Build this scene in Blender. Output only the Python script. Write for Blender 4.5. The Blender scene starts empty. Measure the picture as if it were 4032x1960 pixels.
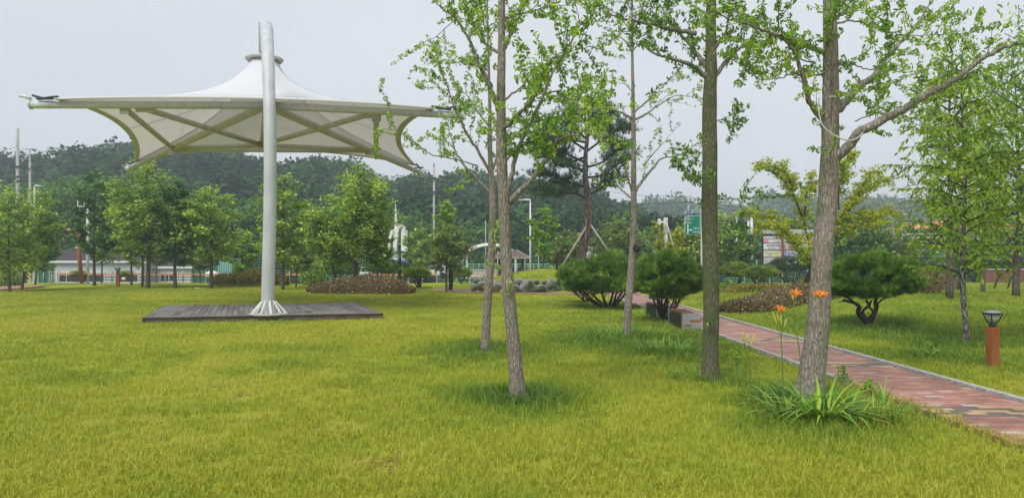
import bpy, bmesh, math, random
import numpy as np
from mathutils import Vector, Matrix, noise

# ------------------------------------------------------------------ camera, sky, sun
SC = bpy.context.scene
COL = SC.collection
F, CX, HZ, EYE = 2912.0, 2016.0, 1020.0, 1.6     # focal length and horizon of the photo in its own pixels, eye height
cam = bpy.data.cameras.new('camera'); cam_o = bpy.data.objects.new('camera', cam); COL.objects.link(cam_o)
cam.sensor_width = 36; cam.lens = 26; cam.shift_y = 40 / 4032
cam.clip_start = 0.05; cam.clip_end = 5000
cam_o.location = (0, 0, EYE); cam_o.rotation_euler = (math.radians(90), 0, 0)
SC.camera = cam_o
SUN_EL, SUN_AZ = math.radians(54), math.radians(208)      # the sun stands behind the camera to the left
W = bpy.data.worlds.new('World'); SC.world = W; W.use_nodes = True
nt = W.node_tree; nt.nodes.clear()
wo = nt.nodes.new('ShaderNodeOutputWorld'); bg = nt.nodes.new('ShaderNodeBackground'); bg.inputs[1].default_value = 0.1
sky = nt.nodes.new('ShaderNodeTexSky'); sky.sky_type = 'NISHITA'; sky.sun_disc = False
sky.sun_elevation = SUN_EL; sky.sun_rotation = SUN_AZ
tc = nt.nodes.new('ShaderNodeTexCoord'); nz = nt.nodes.new('ShaderNodeTexNoise')
nz.inputs['Scale'].default_value = 1.6; nz.inputs['Detail'].default_value = 3; nz.inputs['Roughness'].default_value = .5
mp = nt.nodes.new('ShaderNodeMapping'); mp.inputs['Scale'].default_value = (1, 1, 2.2)
nt.links.new(tc.outputs['Generated'], mp.inputs[0]); nt.links.new(mp.outputs[0], nz.inputs['Vector'])
rp = nt.nodes.new('ShaderNodeValToRGB')
rp.color_ramp.elements[0].position = .3; rp.color_ramp.elements[0].color = (.68, .73, .775, 1)
rp.color_ramp.elements[1].position = .7; rp.color_ramp.elements[1].color = (.83, .86, .905, 1)
vm = nt.nodes.new('ShaderNodeVectorMath'); vm.operation = 'SCALE'; vm.inputs['Scale'].default_value = 5.0
mx = nt.nodes.new('ShaderNodeMix'); mx.data_type = 'RGBA'; mx.inputs[0].default_value = .96
nt.links.new(nz.outputs['Fac'], rp.inputs[0]); nt.links.new(rp.outputs[0], vm.inputs[0])
nt.links.new(sky.outputs[0], mx.inputs[6]); nt.links.new(vm.outputs[0], mx.inputs[7])
nt.links.new(mx.outputs[2], bg.inputs[0]); nt.links.new(bg.outputs[0], wo.inputs[0])
sl = bpy.data.lights.new('sun', 'SUN'); sl.energy = 1.5; sl.angle = math.radians(28); sl.color = (1, .975, .94)
so = bpy.data.objects.new('sun', sl); COL.objects.link(so); so.location = (0, 0, 60)
so.rotation_euler = (math.radians(90) - SUN_EL, 0, math.radians(180) - SUN_AZ)
SC.view_settings.view_transform = 'Standard'; SC.view_settings.look = 'None'
SC.view_settings.gamma = 1; SC.view_settings.exposure = 0.98
SC.render.engine = 'CYCLES'
try:
    SC.cycles.max_bounces = 7; SC.cycles.transparent_max_bounces = 6
except Exception: pass

# ------------------------------------------------------------------ helpers
random.seed(7)
R = np.random.default_rng(11)
uni = random.uniform
def sstep(a, b, x):
    t = np.clip((x - a) / (b - a), 0, 1); return t * t * (3 - 2 * t)
_lat = np.random.default_rng(5).random((64, 64))
def vnoise(x, y, s):
    x = np.asarray(x, float) / s; y = np.asarray(y, float) / s
    xi = np.floor(x).astype(int); yi = np.floor(y).astype(int); fx = x - xi; fy = y - yi
    fx = fx * fx * (3 - 2 * fx); fy = fy * fy * (3 - 2 * fy)
    g = lambda i, j: _lat[i % 64, j % 64]
    return (g(xi, yi) * (1 - fx) + g(xi + 1, yi) * fx) * (1 - fy) + (g(xi, yi + 1) * (1 - fx) + g(xi + 1, yi + 1) * fx) * fy
def gz(x, y):
    """height of the lawn"""
    x = np.asarray(x, float); y = np.asarray(y, float)
    z = (vnoise(x, y, 2.3) - .5) * .05 + (vnoise(x + 9, y, 7.) - .5) * .10
    z = z * sstep(-1, 9, y)
    z = z - 1.25 * sstep(50, 60, y)
    r2 = ((x - 4.2) / 6.6) ** 2 + ((y - 41.5) / 6.0) ** 2
    z = z + 1.2 * np.clip(1 - r2, 0, 1) ** .75                        # pine mound
    r2 = ((x - 13.) / 7.5) ** 2 + ((y - 26) / 11.) ** 2
    z = z + .46 * np.clip(1 - r2, 0, 1) ** 1.2
    m = sstep(3.4, 3.95, x) * (1 - sstep(6.3, 7.0, x)) * (1 - sstep(35.5, 37, y))
    z = z * (1 - m)                                                  # the paved path is level
    z = z + .05 * sstep(6.0, 6.8, x) * (1 - sstep(34, 36, y))
    return z
def P(px, py, Y): return Vector(((px - CX) / F * Y, Y, EYE + (HZ - py) / F * Y))
def G(px, py):
    """the spot of the lawn seen at a pixel"""
    lo, hi = 3.0, 56.0
    Ys = np.linspace(lo, hi, 2200)
    z = EYE + (HZ - py) / F * Ys; X = (px - CX) / F * Ys
    d = z - gz(X, Ys); k = np.argmax(d <= 0)
    if d[k] > 0: k = len(Ys) - 1
    return Vector((X[k], Ys[k], float(gz(X[k], Ys[k]))))
def PZ(px, py, zr): return P(px, py, F * zr / (HZ - py))
def z3(x, y): return (1500 + x / 1.5646, y / 1.5646)
def z6(x, y): return (2800 + x / 1.789, y / 1.789)

def raw(name, V, faces, mat, smooth=False, col=None):
    """mesh object from arrays; faces: (n,k) int array or a list of such arrays"""
    V = np.asarray(V, np.float32); fl = faces if isinstance(faces, list) else [faces]
    fl = [np.asarray(f, np.int32) for f in fl if len(f)]
    me = bpy.data.meshes.new(name); me.vertices.add(len(V)); me.vertices.foreach_set('co', V.ravel())
    idx = np.concatenate([f.ravel() for f in fl]); tot = np.concatenate([np.full(len(f), f.shape[1], np.int32) for f in fl])
    st = np.concatenate([[0], np.cumsum(tot)[:-1]]).astype(np.int32)
    me.loops.add(len(idx)); me.loops.foreach_set('vertex_index', idx)
    me.polygons.add(len(tot)); me.polygons.foreach_set('loop_start', st)
    me.polygons.foreach_set('use_smooth', np.full(len(tot), smooth))
    if col is not None:
        a = me.color_attributes.new('col', 'FLOAT_COLOR', 'POINT')
        c = np.ones((len(V), 4), np.float32); c[:, :3] = np.asarray(col, np.float32).reshape(len(V), -1)[:, :3] if np.ndim(col) > 1 else np.asarray(col)[:, None]
        a.data.foreach_set('color', c.ravel())
    me.update(); me.validate()
    if mat: me.materials.append(mat)
    o = bpy.data.objects.new(name, me); COL.objects.link(o); return o
LOC = {}
def tag(o, label, cat=None, group=None, kind=None):
    if label: o['label'] = label
    if cat: o['category'] = cat
    if group: o['group'] = group
    if kind: o['kind'] = kind
    return o
def thing(name, label, cat, loc, group=None):
    o = bpy.data.objects.new(name, None); COL.objects.link(o); o.empty_display_size = .2
    o.location = loc; LOC[o.name] = Vector(loc); return tag(o, label, cat, group)
def put(o, parent=None, loc=None):
    """attach a mesh made in world coordinates: to a parent, or standing alone with its origin at loc"""
    off = LOC[parent.name] if parent is not None else Vector(loc if loc is not None else (0, 0, 0))
    n = len(o.data.vertices); a = np.empty(n * 3, np.float32); o.data.vertices.foreach_get('co', a)
    a = a.reshape(-1, 3) - np.array(off, np.float32); o.data.vertices.foreach_set('co', a.ravel()); o.data.update()
    if parent is not None: o.parent = parent; LOC[o.name] = off
    else: o.location = off; LOC[o.name] = off
    return o
class MB:
    def __init__(s): s.v = []; s.f = []
    def add(s, vs, fs):
        b = len(s.v); s.v += [tuple(v) for v in vs]; s.f += [tuple(i + b for i in f) for f in fs]
    def box(s, c, d, rz=0, rx=0, ry=0, taper=1):
        h = [x / 2 for x in d]; M = Matrix.Translation(c) @ Matrix.Rotation(rz, 4, 'Z') @ Matrix.Rotation(rx, 4, 'X') @ Matrix.Rotation(ry, 4, 'Y')
        vs = []
        for z in (-1, 1):
            t = taper if z > 0 else 1
            for x, y in ((-1, -1), (1, -1), (1, 1), (-1, 1)): vs.append(M @ Vector((x * h[0] * t, y * h[1] * t, z * h[2])))
        s.add(vs, [(3, 2, 1, 0), (4, 5, 6, 7), (0, 1, 5, 4), (1, 2, 6, 5), (2, 3, 7, 6), (3, 0, 4, 7)])
    def tube(s, pts, rad, seg=8, cap=True, wob=0):
        pts = [Vector(p) for p in pts]; n = len(pts)
        if not hasattr(rad, '__len__'): rad = [rad] * n
        t0 = (pts[1] - pts[0]).normalized(); up = Vector((0, 1, 0)) if abs(t0.y) < .9 else Vector((1, 0, 0))
        u = t0.cross(up).normalized(); vs = []
        for i in range(n):
            t = (pts[min(i + 1, n - 1)] - pts[max(i - 1, 0)]).normalized()
            u = (u - t * u.dot(t)).normalized(); w = t.cross(u)
            for k in range(seg):
                a = 2 * math.pi * k / seg; r = rad[i]
                if wob: r *= 1 + wob * (noise.noise(Vector((math.cos(a) * 1.7, math.sin(a) * 1.7, i * .35 + pts[0].x))) )
                vs.append(pts[i] + (u * math.cos(a) + w * math.sin(a)) * r)
        fs = [(i * seg + k, i * seg + (k + 1) % seg, (i + 1) * seg + (k + 1) % seg, (i + 1) * seg + k) for i in range(n - 1) for k in range(seg)]
        if cap: fs += [tuple(range(seg))[::-1], tuple((n - 1) * seg + k for k in range(seg))]
        s.add(vs, fs)
    def lathe(s, c, prof, seg=24):
        vs = [Vector(c) + Vector((r * math.cos(2 * math.pi * k / seg), r * math.sin(2 * math.pi * k / seg), z)) for r, z in prof for k in range(seg)]
        n = len(prof); fs = [(i * seg + k, i * seg + (k + 1) % seg, (i + 1) * seg + (k + 1) % seg, (i + 1) * seg + k) for i in range(n - 1) for k in range(seg)]
        fs += [tuple(range(seg))[::-1], tuple((n - 1) * seg + k for k in range(seg))]
        s.add(vs, fs)
    def quad(s, *p): s.add(p, [tuple(range(len(p)))])
    def build(s, name, mat, parent=None, loc=None, smooth=False, bevel=0):
        me = bpy.data.meshes.new(name); me.from_pydata(s.v, [], s.f); me.update(); me.materials.append(mat)
        if smooth: me.polygons.foreach_set('use_smooth', [len(f) < 5 for f in s.f])
        o = bpy.data.objects.new(name, me); COL.objects.link(o); put(o, parent, loc)
        if bevel:
            m = o.modifiers.new('bevel', 'BEVEL'); m.width = bevel; m.segments = 2; m.limit_method = 'ANGLE'
        return o

# ------------------------------------------------------------------ materials
def newmat(name):
    m = bpy.data.materials.new(name); m.use_nodes = True; n = m.node_tree; n.nodes.clear()
    o = n.nodes.new('ShaderNodeOutputMaterial'); return m, n, o
def ramp(n, stops):
    r = n.nodes.new('ShaderNodeValToRGB'); e = r.color_ramp.elements
    while len(e) < len(stops): e.new(.5)
    for i, (p, c) in enumerate(stops): e[i].position = p; e[i].color = (*c, 1)
    return r
def leafmat(name, stops, tr=.35, rough=.5, spec=.25):
    m, n, o = newmat(name); L = n.links.new
    a = n.nodes.new('ShaderNodeAttribute'); a.attribute_name = 'col'
    r = ramp(n, stops); L(a.outputs['Fac'], r.inputs[0])
    p = n.nodes.new('ShaderNodeBsdfPrincipled'); p.inputs['Roughness'].default_value = rough; p.inputs['Specular IOR Level'].default_value = spec
    t = n.nodes.new('ShaderNodeBsdfTranslucent'); ms = n.nodes.new('ShaderNodeMixShader'); ms.inputs[0].default_value = tr
    L(r.outputs[0], p.inputs['Base Color']); L(r.outputs[0], t.inputs[0]); L(p.outputs[0], ms.inputs[1]); L(t.outputs[0], ms.inputs[2]); L(ms.outputs[0], o.inputs[0])
    return m
def surf(name, c1, c2, scale=8, stretch=(1, 1, 1), rough=.6, metal=0, bump=.2, detail=5, lo=.35, hi=.65, bdist=.01, spec=.4, tr=0):
    m, n, o = newmat(name); L = n.links.new
    t = n.nodes.new('ShaderNodeTexCoord'); mp = n.nodes.new('ShaderNodeMapping'); mp.inputs['Scale'].default_value = stretch
    z = n.nodes.new('ShaderNodeTexNoise'); z.inputs['Scale'].default_value = scale; z.inputs['Detail'].default_value = detail
    L(t.outputs['Object'], mp.inputs[0]); L(mp.outputs[0], z.inputs['Vector'])
    r = ramp(n, [(lo, c1), (hi, c2)]); L(z.outputs['Fac'], r.inputs[0])
    p = n.nodes.new('ShaderNodeBsdfPrincipled'); p.inputs['Roughness'].default_value = rough; p.inputs['Metallic'].default_value = metal
    p.inputs['Specular IOR Level'].default_value = spec
    L(r.outputs[0], p.inputs['Base Color'])
    if bump:
        b = n.nodes.new('ShaderNodeBump'); b.inputs['Strength'].default_value = bump; b.inputs['Distance'].default_value = bdist
        L(z.outputs['Fac'], b.inputs['Height']); L(b.outputs[0], p.inputs['Normal'])
    if tr:
        q = n.nodes.new('ShaderNodeBsdfTranslucent'); ms = n.nodes.new('ShaderNodeMixShader'); ms.inputs[0].default_value = tr
        L(r.outputs[0], q.inputs[0]); L(p.outputs[0], ms.inputs[1]); L(q.outputs[0], ms.inputs[2]); L(ms.outputs[0], o.inputs[0])
    else: L(p.outputs[0], o.inputs[0])
    return m
def barkmat(name, dark, mid, light, k=26, moss=None, mossamt=.5):
    m, n, o = newmat(name); L = n.links.new
    t = n.nodes.new('ShaderNodeTexCoord'); mp = n.nodes.new('ShaderNodeMapping'); mp.inputs['Scale'].default_value = (1, 1, .2)
    nzz = n.nodes.new('ShaderNodeTexNoise'); nzz.inputs['Scale'].default_value = 9; nzz.inputs['Detail'].default_value = 4
    L(t.outputs['Object'], nzz.inputs['Vector'])
    ad = n.nodes.new('ShaderNodeVectorMath'); ad.operation = 'MULTIPLY_ADD'; ad.inputs[1].default_value = (.05, .05, .12)
    L(nzz.outputs['Color'], ad.inputs[0]); L(t.outputs['Object'], ad.inputs[2]); L(ad.outputs[0], mp.inputs[0])
    v = n.nodes.new('ShaderNodeTexVoronoi'); v.feature = 'DISTANCE_TO_EDGE'; v.inputs['Scale'].default_value = k
    L(mp.outputs[0], v.inputs['Vector'])
    z = n.nodes.new('ShaderNodeTexNoise'); z.inputs['Scale'].default_value = k * 1.6; z.inputs['Detail'].default_value = 6; L(mp.outputs[0], z.inputs['Vector'])
    mm = n.nodes.new('ShaderNodeMath'); mm.operation = 'MULTIPLY_ADD'; mm.inputs[1].default_value = 1.6; L(v.outputs['Distance'], mm.inputs[0])
    m2 = n.nodes.new('ShaderNodeMath'); m2.operation = 'MULTIPLY_ADD'; m2.inputs[1].default_value = .8; m2.inputs[2].default_value = -.2
    L(z.outputs['Fac'], m2.inputs[0]); L(m2.outputs[0], mm.inputs[2])
    r = ramp(n, [(.1, dark), (.32, mid), (.75, light)]); L(mm.outputs[0], r.inputs[0]); cout = r.outputs[0]
    if moss:
        z2 = n.nodes.new('ShaderNodeTexNoise'); z2.inputs['Scale'].default_value = 4; z2.inputs['Detail'].default_value = 6; L(t.outputs['Object'], z2.inputs['Vector'])
        r2 = ramp(n, [(.62 - mossamt * .3, (0, 0, 0)), (.78 - mossamt * .3, (1, 1, 1))]); L(z2.outputs['Fac'], r2.inputs[0])
        mxx = n.nodes.new('ShaderNodeMix'); mxx.data_type = 'RGBA'; mxx.inputs[7].default_value = (*moss, 1); L(r2.outputs[0], mxx.inputs[0]); L(cout, mxx.inputs[6])
        mu = n.nodes.new('ShaderNodeMix'); mu.data_type = 'RGBA'; mu.inputs[0].default_value = .6; L(cout, mu.inputs[6]); L(mxx.outputs[2], mu.inputs[7]); cout = mu.outputs[2]
    p = n.nodes.new('ShaderNodeBsdfPrincipled'); p.inputs['Roughness'].default_value = .9; p.inputs['Specular IOR Level'].default_value = .15
    b = n.nodes.new('ShaderNodeBump'); b.inputs['Strength'].default_value = .9; b.inputs['Distance'].default_value = .02
    L(mm.outputs[0], b.inputs['Height']); L(b.outputs[0], p.inputs['Normal']); L(cout, p.inputs['Base Color']); L(p.outputs[0], o.inputs[0])
    return m
def plain(name, c, rough=.5, metal=0, emit=0, v=.08):
    return surf(name, tuple(x * (1 - v) for x in c), tuple(min(1, x * (1 + v)) for x in c), scale=5, rough=rough, metal=metal, bump=.05)

M = {}
M['grass'] = leafmat('grass_blade', [(0, (0.065, 0.156, 0.031)), (.3, (0.196, 0.311, 0.037)), (.6, (0.402, 0.436, 0.037)), (.85, (0.522, 0.498, 0.074)), (1, (0.500, 0.353, 0.148))], tr=.35, rough=.5)
M['weed'] = leafmat('weed_leaf', [(0, (0.081, 0.213, 0.027)), (.6, (0.222, 0.409, 0.054)), (1, (0.445, 0.589, 0.076))], tr=.3, rough=.4)
M['lily'] = leafmat('lily_leaf', [(0, (0.088, 0.218, 0.026)), (.5, (0.228, 0.421, 0.046)), (.88, (0.491, 0.655, 0.065)), (1, (0.790, 0.624, 0.078))], tr=.35, rough=.35, spec=.4)
M['ginkgo'] = leafmat('ginkgo_leaf', [(0, (0.111, 0.241, 0.041)), (.5, (0.321, 0.524, 0.077)), (.9, (0.645, 0.765, 0.120)), (1, (0.950, 0.905, 0.110))], tr=.5, rough=.45)
M['ginkgo_dark'] = leafmat('ginkgo_leaf_dark', [(0, (0.070, 0.163, 0.037)), (.5, (0.174, 0.327, 0.056)), (1, (0.398, 0.574, 0.083))], tr=.42)
M['green'] = leafmat('broad_leaf', [(0, (0.114, 0.224, 0.055)), (.5, (0.323, 0.482, 0.088)), (1, (0.677, 0.783, 0.135))], tr=.33)
M['dkgreen'] = leafmat('dark_leaf', [(0, (0.034, 0.111, 0.031)), (.5, (0.086, 0.213, 0.047)), (1, (0.188, 0.360, 0.071))], tr=.28)
M['ltgreen'] = leafmat('light_leaf', [(0, (0.119, 0.243, 0.032)), (.5, (0.288, 0.485, 0.050)), (1, (0.542, 0.728, 0.076))], tr=.38)
M['olive'] = leafmat('olive_leaf', [(0, (0.092, 0.162, 0.042)), (.5, (0.238, 0.324, 0.069)), (1, (0.440, 0.486, 0.111))], tr=.33)
M['yellow'] = leafmat('yellow_leaf', [(0, (0.242, 0.334, 0.020)), (.5, (0.484, 0.546, 0.030)), (1, (0.831, 0.758, 0.050))], tr=.4)
M['keaki'] = leafmat('long_leaf', [(0, (.15, .27, .03)), (.5, (.33, .48, .05)), (1, (.54, .60, .08))], tr=.45)
M['pine'] = leafmat('pine_needle', [(0, (0.023, 0.063, 0.029)), (.5, (0.057, 0.127, 0.046)), (1, (0.138, 0.218, 0.069))], tr=.15, rough=.6)
M['topiary'] = leafmat('shrub_needle', [(0, (0.049, 0.117, 0.019)), (.5, (0.127, 0.256, 0.031)), (1, (0.291, 0.448, 0.055))], tr=.2, rough=.5)
M['topiary_lt'] = leafmat('shrub_needle_light', [(0, (0.081, 0.149, 0.020)), (.5, (0.216, 0.324, 0.034)), (1, (0.378, 0.472, 0.054))], tr=.2)
M['brownbed'] = leafmat('brown_shrub_leaf', [(0, (.12, .075, .045)), (.3, (.25, .16, .09)), (.5, (.33, .21, .12)), (.6, (.14, .19, .06)), (.8, (.24, .29, .09)), (.93, (.34, .36, .13)), (1, (.80, .66, .46))], tr=.25)
M['yelbed'] = leafmat('yellow_brown_leaf', [(0, (0.125, 0.112, 0.025)), (.5, (0.312, 0.275, 0.050)), (1, (0.475, 0.400, 0.100))], tr=.3)
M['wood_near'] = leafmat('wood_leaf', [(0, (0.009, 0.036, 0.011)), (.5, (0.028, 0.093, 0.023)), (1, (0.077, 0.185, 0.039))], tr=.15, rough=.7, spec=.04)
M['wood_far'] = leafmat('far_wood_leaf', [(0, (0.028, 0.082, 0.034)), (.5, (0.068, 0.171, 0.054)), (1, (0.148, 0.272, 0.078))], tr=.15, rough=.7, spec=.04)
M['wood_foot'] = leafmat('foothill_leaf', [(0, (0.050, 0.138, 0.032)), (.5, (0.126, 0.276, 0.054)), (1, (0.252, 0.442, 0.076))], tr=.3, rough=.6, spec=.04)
M['bark'] = barkmat('grey_brown_bark', (.11, .094, .075), (.25, .215, .175), (.35, .315, .265), 36, (.10, .13, .05), .25)
M['bark_moss'] = barkmat('mossy_bark', (.065, .065, .038), (.14, .14, .082), (.205, .20, .13), 40, (.10, .13, .045), .55)
M['bark_low'] = barkmat('pale_limb_bark', (.14, .12, .10), (.26, .235, .20), (.38, .35, .30), 30)
M['bark_mid'] = barkmat('young_bark', (.04, .033, .025), (.105, .09, .07), (.19, .165, .13), 20)
M['bark_dark'] = barkmat('dark_bark', (.015, .012, .010), (.045, .036, .03), (.095, .08, .065), 20)
M['bark_pine'] = barkmat('pine_bark', (.02, .016, .014), (.09, .068, .058), (.20, .155, .13), 9)
M['bark_spot'] = barkmat('lichen_bark', (.03, .028, .025), (.09, .085, .075), (.42, .42, .36), 30)
M['steel_white'] = plain('white_painted_steel', (.60, .62, .64), .35, 0, v=.03)
M['mast'] = surf('galvanised_mast', (.44, .455, .47), (.54, .555, .57), 3, (1, 1, .4), .5, .05, .03)
M['arm'] = plain('grey_painted_steel', (.52, .50, .49), .45, .1)
M['dkmetal'] = plain('dark_fittings', (.06, .065, .07), .5, .6)
M['steel'] = plain('brushed_steel', (.42, .44, .47), .32, .75)
M['grey'] = plain('pale_concrete', (.45, .46, .45), .8)
M['pole'] = surf('concrete_pole', (.30, .30, .29), (.44, .44, .43), 3, (1, 1, .3), .8, 0, .1)
M['kerb'] = surf('kerb_stone', (.30, .30, .28), (.46, .46, .43), 14, (1, 1, 1), .85, 0, .3)
M['deckwood'] = None
M['terra'] = surf('rust_brown_post', (.24, .075, .02), (.34, .12, .035), 6, (1, 1, .3), .75, 0, .15)
M['slatwood'] = surf('stained_slats', (.10, .045, .025), (.19, .09, .05), 12, (1, 6, 1), .5, 0, .2)
M['black'] = plain('dark_paint', (.025, .026, .028), .5)
M['lampglass'] = plain('frosted_lens', (.32, .33, .27), .2)
M['lampcap'] = plain('grey_lamp_cap', (.28, .31, .33), .4, .3)
M['orange'] = plain('orange_rail_paint', (.75, .28, .09), .5)
M['greenfence'] = plain('green_fence_paint', (.18, .42, .22), .6)
M['ltgreenpost'] = plain('pale_green_post', (.30, .55, .32), .6)
M['dgreensheet'] = plain('dark_green_sheet', (.03, .14, .09), .6)
M['white'] = plain('white_paint', (.74, .75, .73), .6, v=.04)
M['siding'] = None
M['roofdark'] = surf('dark_shingle', (.035, .028, .03), (.07, .055, .058), 30, (1, 1, 1), .9, 0, .4)
M['glass'] = plain('dark_window', (.03, .055, .05), .12)
M['roofbrown'] = plain('brown_roof_tile', (.13, .075, .065), .6)
M['wooddark'] = plain('dark_timber', (.06, .035, .022), .7)
M['stakewood'] = surf('weathered_pole_wood', (.22, .22, .15), (.36, .35, .25), 9, (1, 1, .2), .9, 0, .2)
M['yel'] = plain('hazard_yellow', (.72, .48, .03), .5)
M['blue'] = plain('blue_paint', (.04, .13, .45), .5)
M['signgreen'] = plain('sign_green', (.0, .20, .145), .4)
M['signblue'] = plain('sign_blue', (.015, .045, .33), .4)
M['red'] = plain('red_print', (.55, .04, .06), .5)
M['pink'] = plain('pink_print', (.70, .28, .33), .5)
M['ink'] = plain('dark_print', (.10, .10, .14), .5)
M['violet'] = plain('blue_violet_print', (.26, .29, .55), .5)
M['cream'] = plain('cream_panel', (.70, .66, .42), .6)
M['creamroof'] = plain('cream_vault', (.68, .62, .48), .5)
M['rooforange'] = None
M['creamwall'] = plain('cream_wall', (.50, .43, .30), .8)
M['asphalt'] = surf('asphalt', (.045, .045, .045), (.07, .07, .07), 60, (1, 1, 1), .9, 0, .3)
M['petal'] = leafmat('orange_petal', [(0, (.72, .17, .03)), (.6, (.9, .30, .04)), (1, (.95, .58, .10))], tr=.35, rough=.5)
M['bud'] = plain('green_yellow_bud', (.50, .46, .09), .5)
M['stem'] = plain('green_stem', (.12, .20, .05), .6)
M['rope'] = plain('pale_rope', (.45, .45, .42), .7)
M['cable'] = plain('power_cable', (.04, .045, .05), .7)
M['leafdry'] = plain('dry_stub', (.35, .32, .26), .8)

# lawn soil under the blades: colour from the same patch map as the blades
def lawnmat():
    m, n, o = newmat('lawn_ground'); L = n.links.new
    a = n.nodes.new('ShaderNodeAttribute'); a.attribute_name = 'col'
    t = n.nodes.new('ShaderNodeTexCoord'); z = n.nodes.new('ShaderNodeTexNoise'); z.inputs['Scale'].default_value = 9; z.inputs['Detail'].default_value = 9; z.inputs['Roughness'].default_value = .75
    L(t.outputs['Object'], z.inputs['Vector'])
    m1 = n.nodes.new('ShaderNodeMath'); m1.operation = 'MULTIPLY_ADD'; m1.inputs[1].default_value = .9; L(z.outputs['Fac'], m1.inputs[0])
    m2 = n.nodes.new('ShaderNodeMath'); m2.operation = 'SUBTRACT'; m2.inputs[1].default_value = .45; L(a.outputs['Fac'], m2.inputs[0]); L(m2.outputs[0], m1.inputs[2])
    r = ramp(n, [(0, (.03, .065, .012)), (.35, (.13, .19, .018)), (.62, (.26, .31, .03)), (.8, (.33, .35, .045)), (.95, (.09, .06, .03))]); L(m1.outputs[0], r.inputs[0])
    p = n.nodes.new('ShaderNodeBsdfPrincipled'); p.inputs['Roughness'].default_value = .95; p.inputs['Specular IOR Level'].default_value = .05
    b = n.nodes.new('ShaderNodeBump'); b.inputs['Strength'].default_value = .8; b.inputs['Distance'].default_value = .04; L(z.outputs['Fac'], b.inputs['Height']); L(b.outputs[0], p.inputs['Normal'])
    L(r.outputs[0], p.inputs['Base Color']); L(p.outputs[0], o.inputs[0]); return m
M['lawn'] = lawnmat()
def brickmat():
    m, n, o = newmat('brick_paving'); L = n.links.new
    t = n.nodes.new('ShaderNodeTexCoord'); mp = n.nodes.new('ShaderNodeMapping'); L(t.outputs['Object'], mp.inputs[0])
    b = n.nodes.new('ShaderNodeTexBrick'); b.inputs['Scale'].default_value = 1; b.inputs['Brick Width'].default_value = .21; b.inputs['Row Height'].default_value = .105
    b.inputs['Mortar Size'].default_value = .004; b.inputs['Mortar'].default_value = (.12, .06, .045, 1)
    b.inputs['Color1'].default_value = (.0, .0, .0, 1); b.inputs['Color2'].default_value = (1, 1, 1, 1); b.inputs['Bias'].default_value = 0
    L(mp.outputs[0], b.inputs['Vector'])
    r = ramp(n, [(0, (.33, .155, .115)), (.45, (.43, .205, .155)), (.93, (.51, .26, .205)), (.965, (.50, .37, .31)), (1, (.52, .42, .36))]); L(b.outputs['Color'], r.inputs[0])
    # accent bands of yellow and grey pavers set across the path
    sx = n.nodes.new('ShaderNodeSeparateXYZ'); L(t.outputs['Object'], sx.inputs[0])
    dv = n.nodes.new('ShaderNodeMath'); dv.operation = 'MULTIPLY_ADD'; dv.inputs[1].default_value = 1 / 3.45; dv.inputs[2].default_value = .529; L(sx.outputs['Y'], dv.inputs[0])
    fr = n.nodes.new('ShaderNodeMath'); fr.operation = 'FRACT'; L(dv.outputs[0], fr.inputs[0])
    lt = n.nodes.new('ShaderNodeMath'); lt.operation = 'LESS_THAN'; lt.inputs[1].default_value = .15; L(fr.outputs[0], lt.inputs[0])
    b2 = n.nodes.new('ShaderNodeTexBrick'); b2.inputs['Scale'].default_value = 1; b2.inputs['Brick Width'].default_value = .21; b2.inputs['Row Height'].default_value = .105
    b2.inputs['Mortar Size'].default_value = .004; b2.inputs['Color1'].default_value = (0, 0, 0, 1); b2.inputs['Color2'].default_value = (1, 1, 1, 1); b2.inputs['Mortar'].default_value = (.1, .1, .1, 1)
    L(mp.outputs[0], b2.inputs['Vector'])
    r2 = ramp(n, [(0, (.17, .13, .12)), (.36, (.20, .15, .13)), (.4, (.55, .36, .20)), (1, (.62, .42, .25))]); r2.color_ramp.interpolation = 'CONSTANT'; L(b2.outputs['Color'], r2.inputs[0])
    mx = n.nodes.new('ShaderNodeMix'); mx.data_type = 'RGBA'; L(lt.outputs[0], mx.inputs[0]); L(r.outputs[0], mx.inputs[6]); L(r2.outputs[0], mx.inputs[7])
    mo = n.nodes.new('ShaderNodeMix'); mo.data_type = 'RGBA'; mo.inputs[7].default_value = (.13, .065, .05, 1); L(b.outputs['Fac'], mo.inputs[0]); L(mx.outputs[2], mo.inputs[6])
    z = n.nodes.new('ShaderNodeTexNoise'); z.inputs['Scale'].default_value = 1.4; z.inputs['Detail'].default_value = 7; L(t.outputs['Object'], z.inputs['Vector'])
    rr = ramp(n, [(.3, (.62, .60, .58)), (.6, (1, 1, 1))]); L(z.outputs['Fac'], rr.inputs[0])
    mu = n.nodes.new('ShaderNodeMix'); mu.data_type = 'RGBA'; mu.blend_type = 'MULTIPLY'; mu.inputs[0].default_value = 1; L(mo.outputs[2], mu.inputs[6]); L(rr.outputs[0], mu.inputs[7])
    p = n.nodes.new('ShaderNodeBsdfPrincipled'); p.inputs['Specular IOR Level'].default_value = .45
    rg = ramp(n, [(.3, (.35, .35, .35)), (.65, (.75, .75, .75))]); L(z.outputs['Fac'], rg.inputs[0]); L(rg.outputs[0], p.inputs['Roughness'])
    bp = n.nodes.new('ShaderNodeBump'); bp.inputs['Strength'].default_value = .4; bp.inputs['Distance'].default_value = .005; bp.invert = True; L(b.outputs['Fac'], bp.inputs['Height']); L(bp.outputs[0], p.inputs['Normal'])
    L(mu.outputs[2], p.inputs['Base Color']); L(p.outputs[0], o.inputs[0]); return m
M['brick'] = brickmat()
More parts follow.
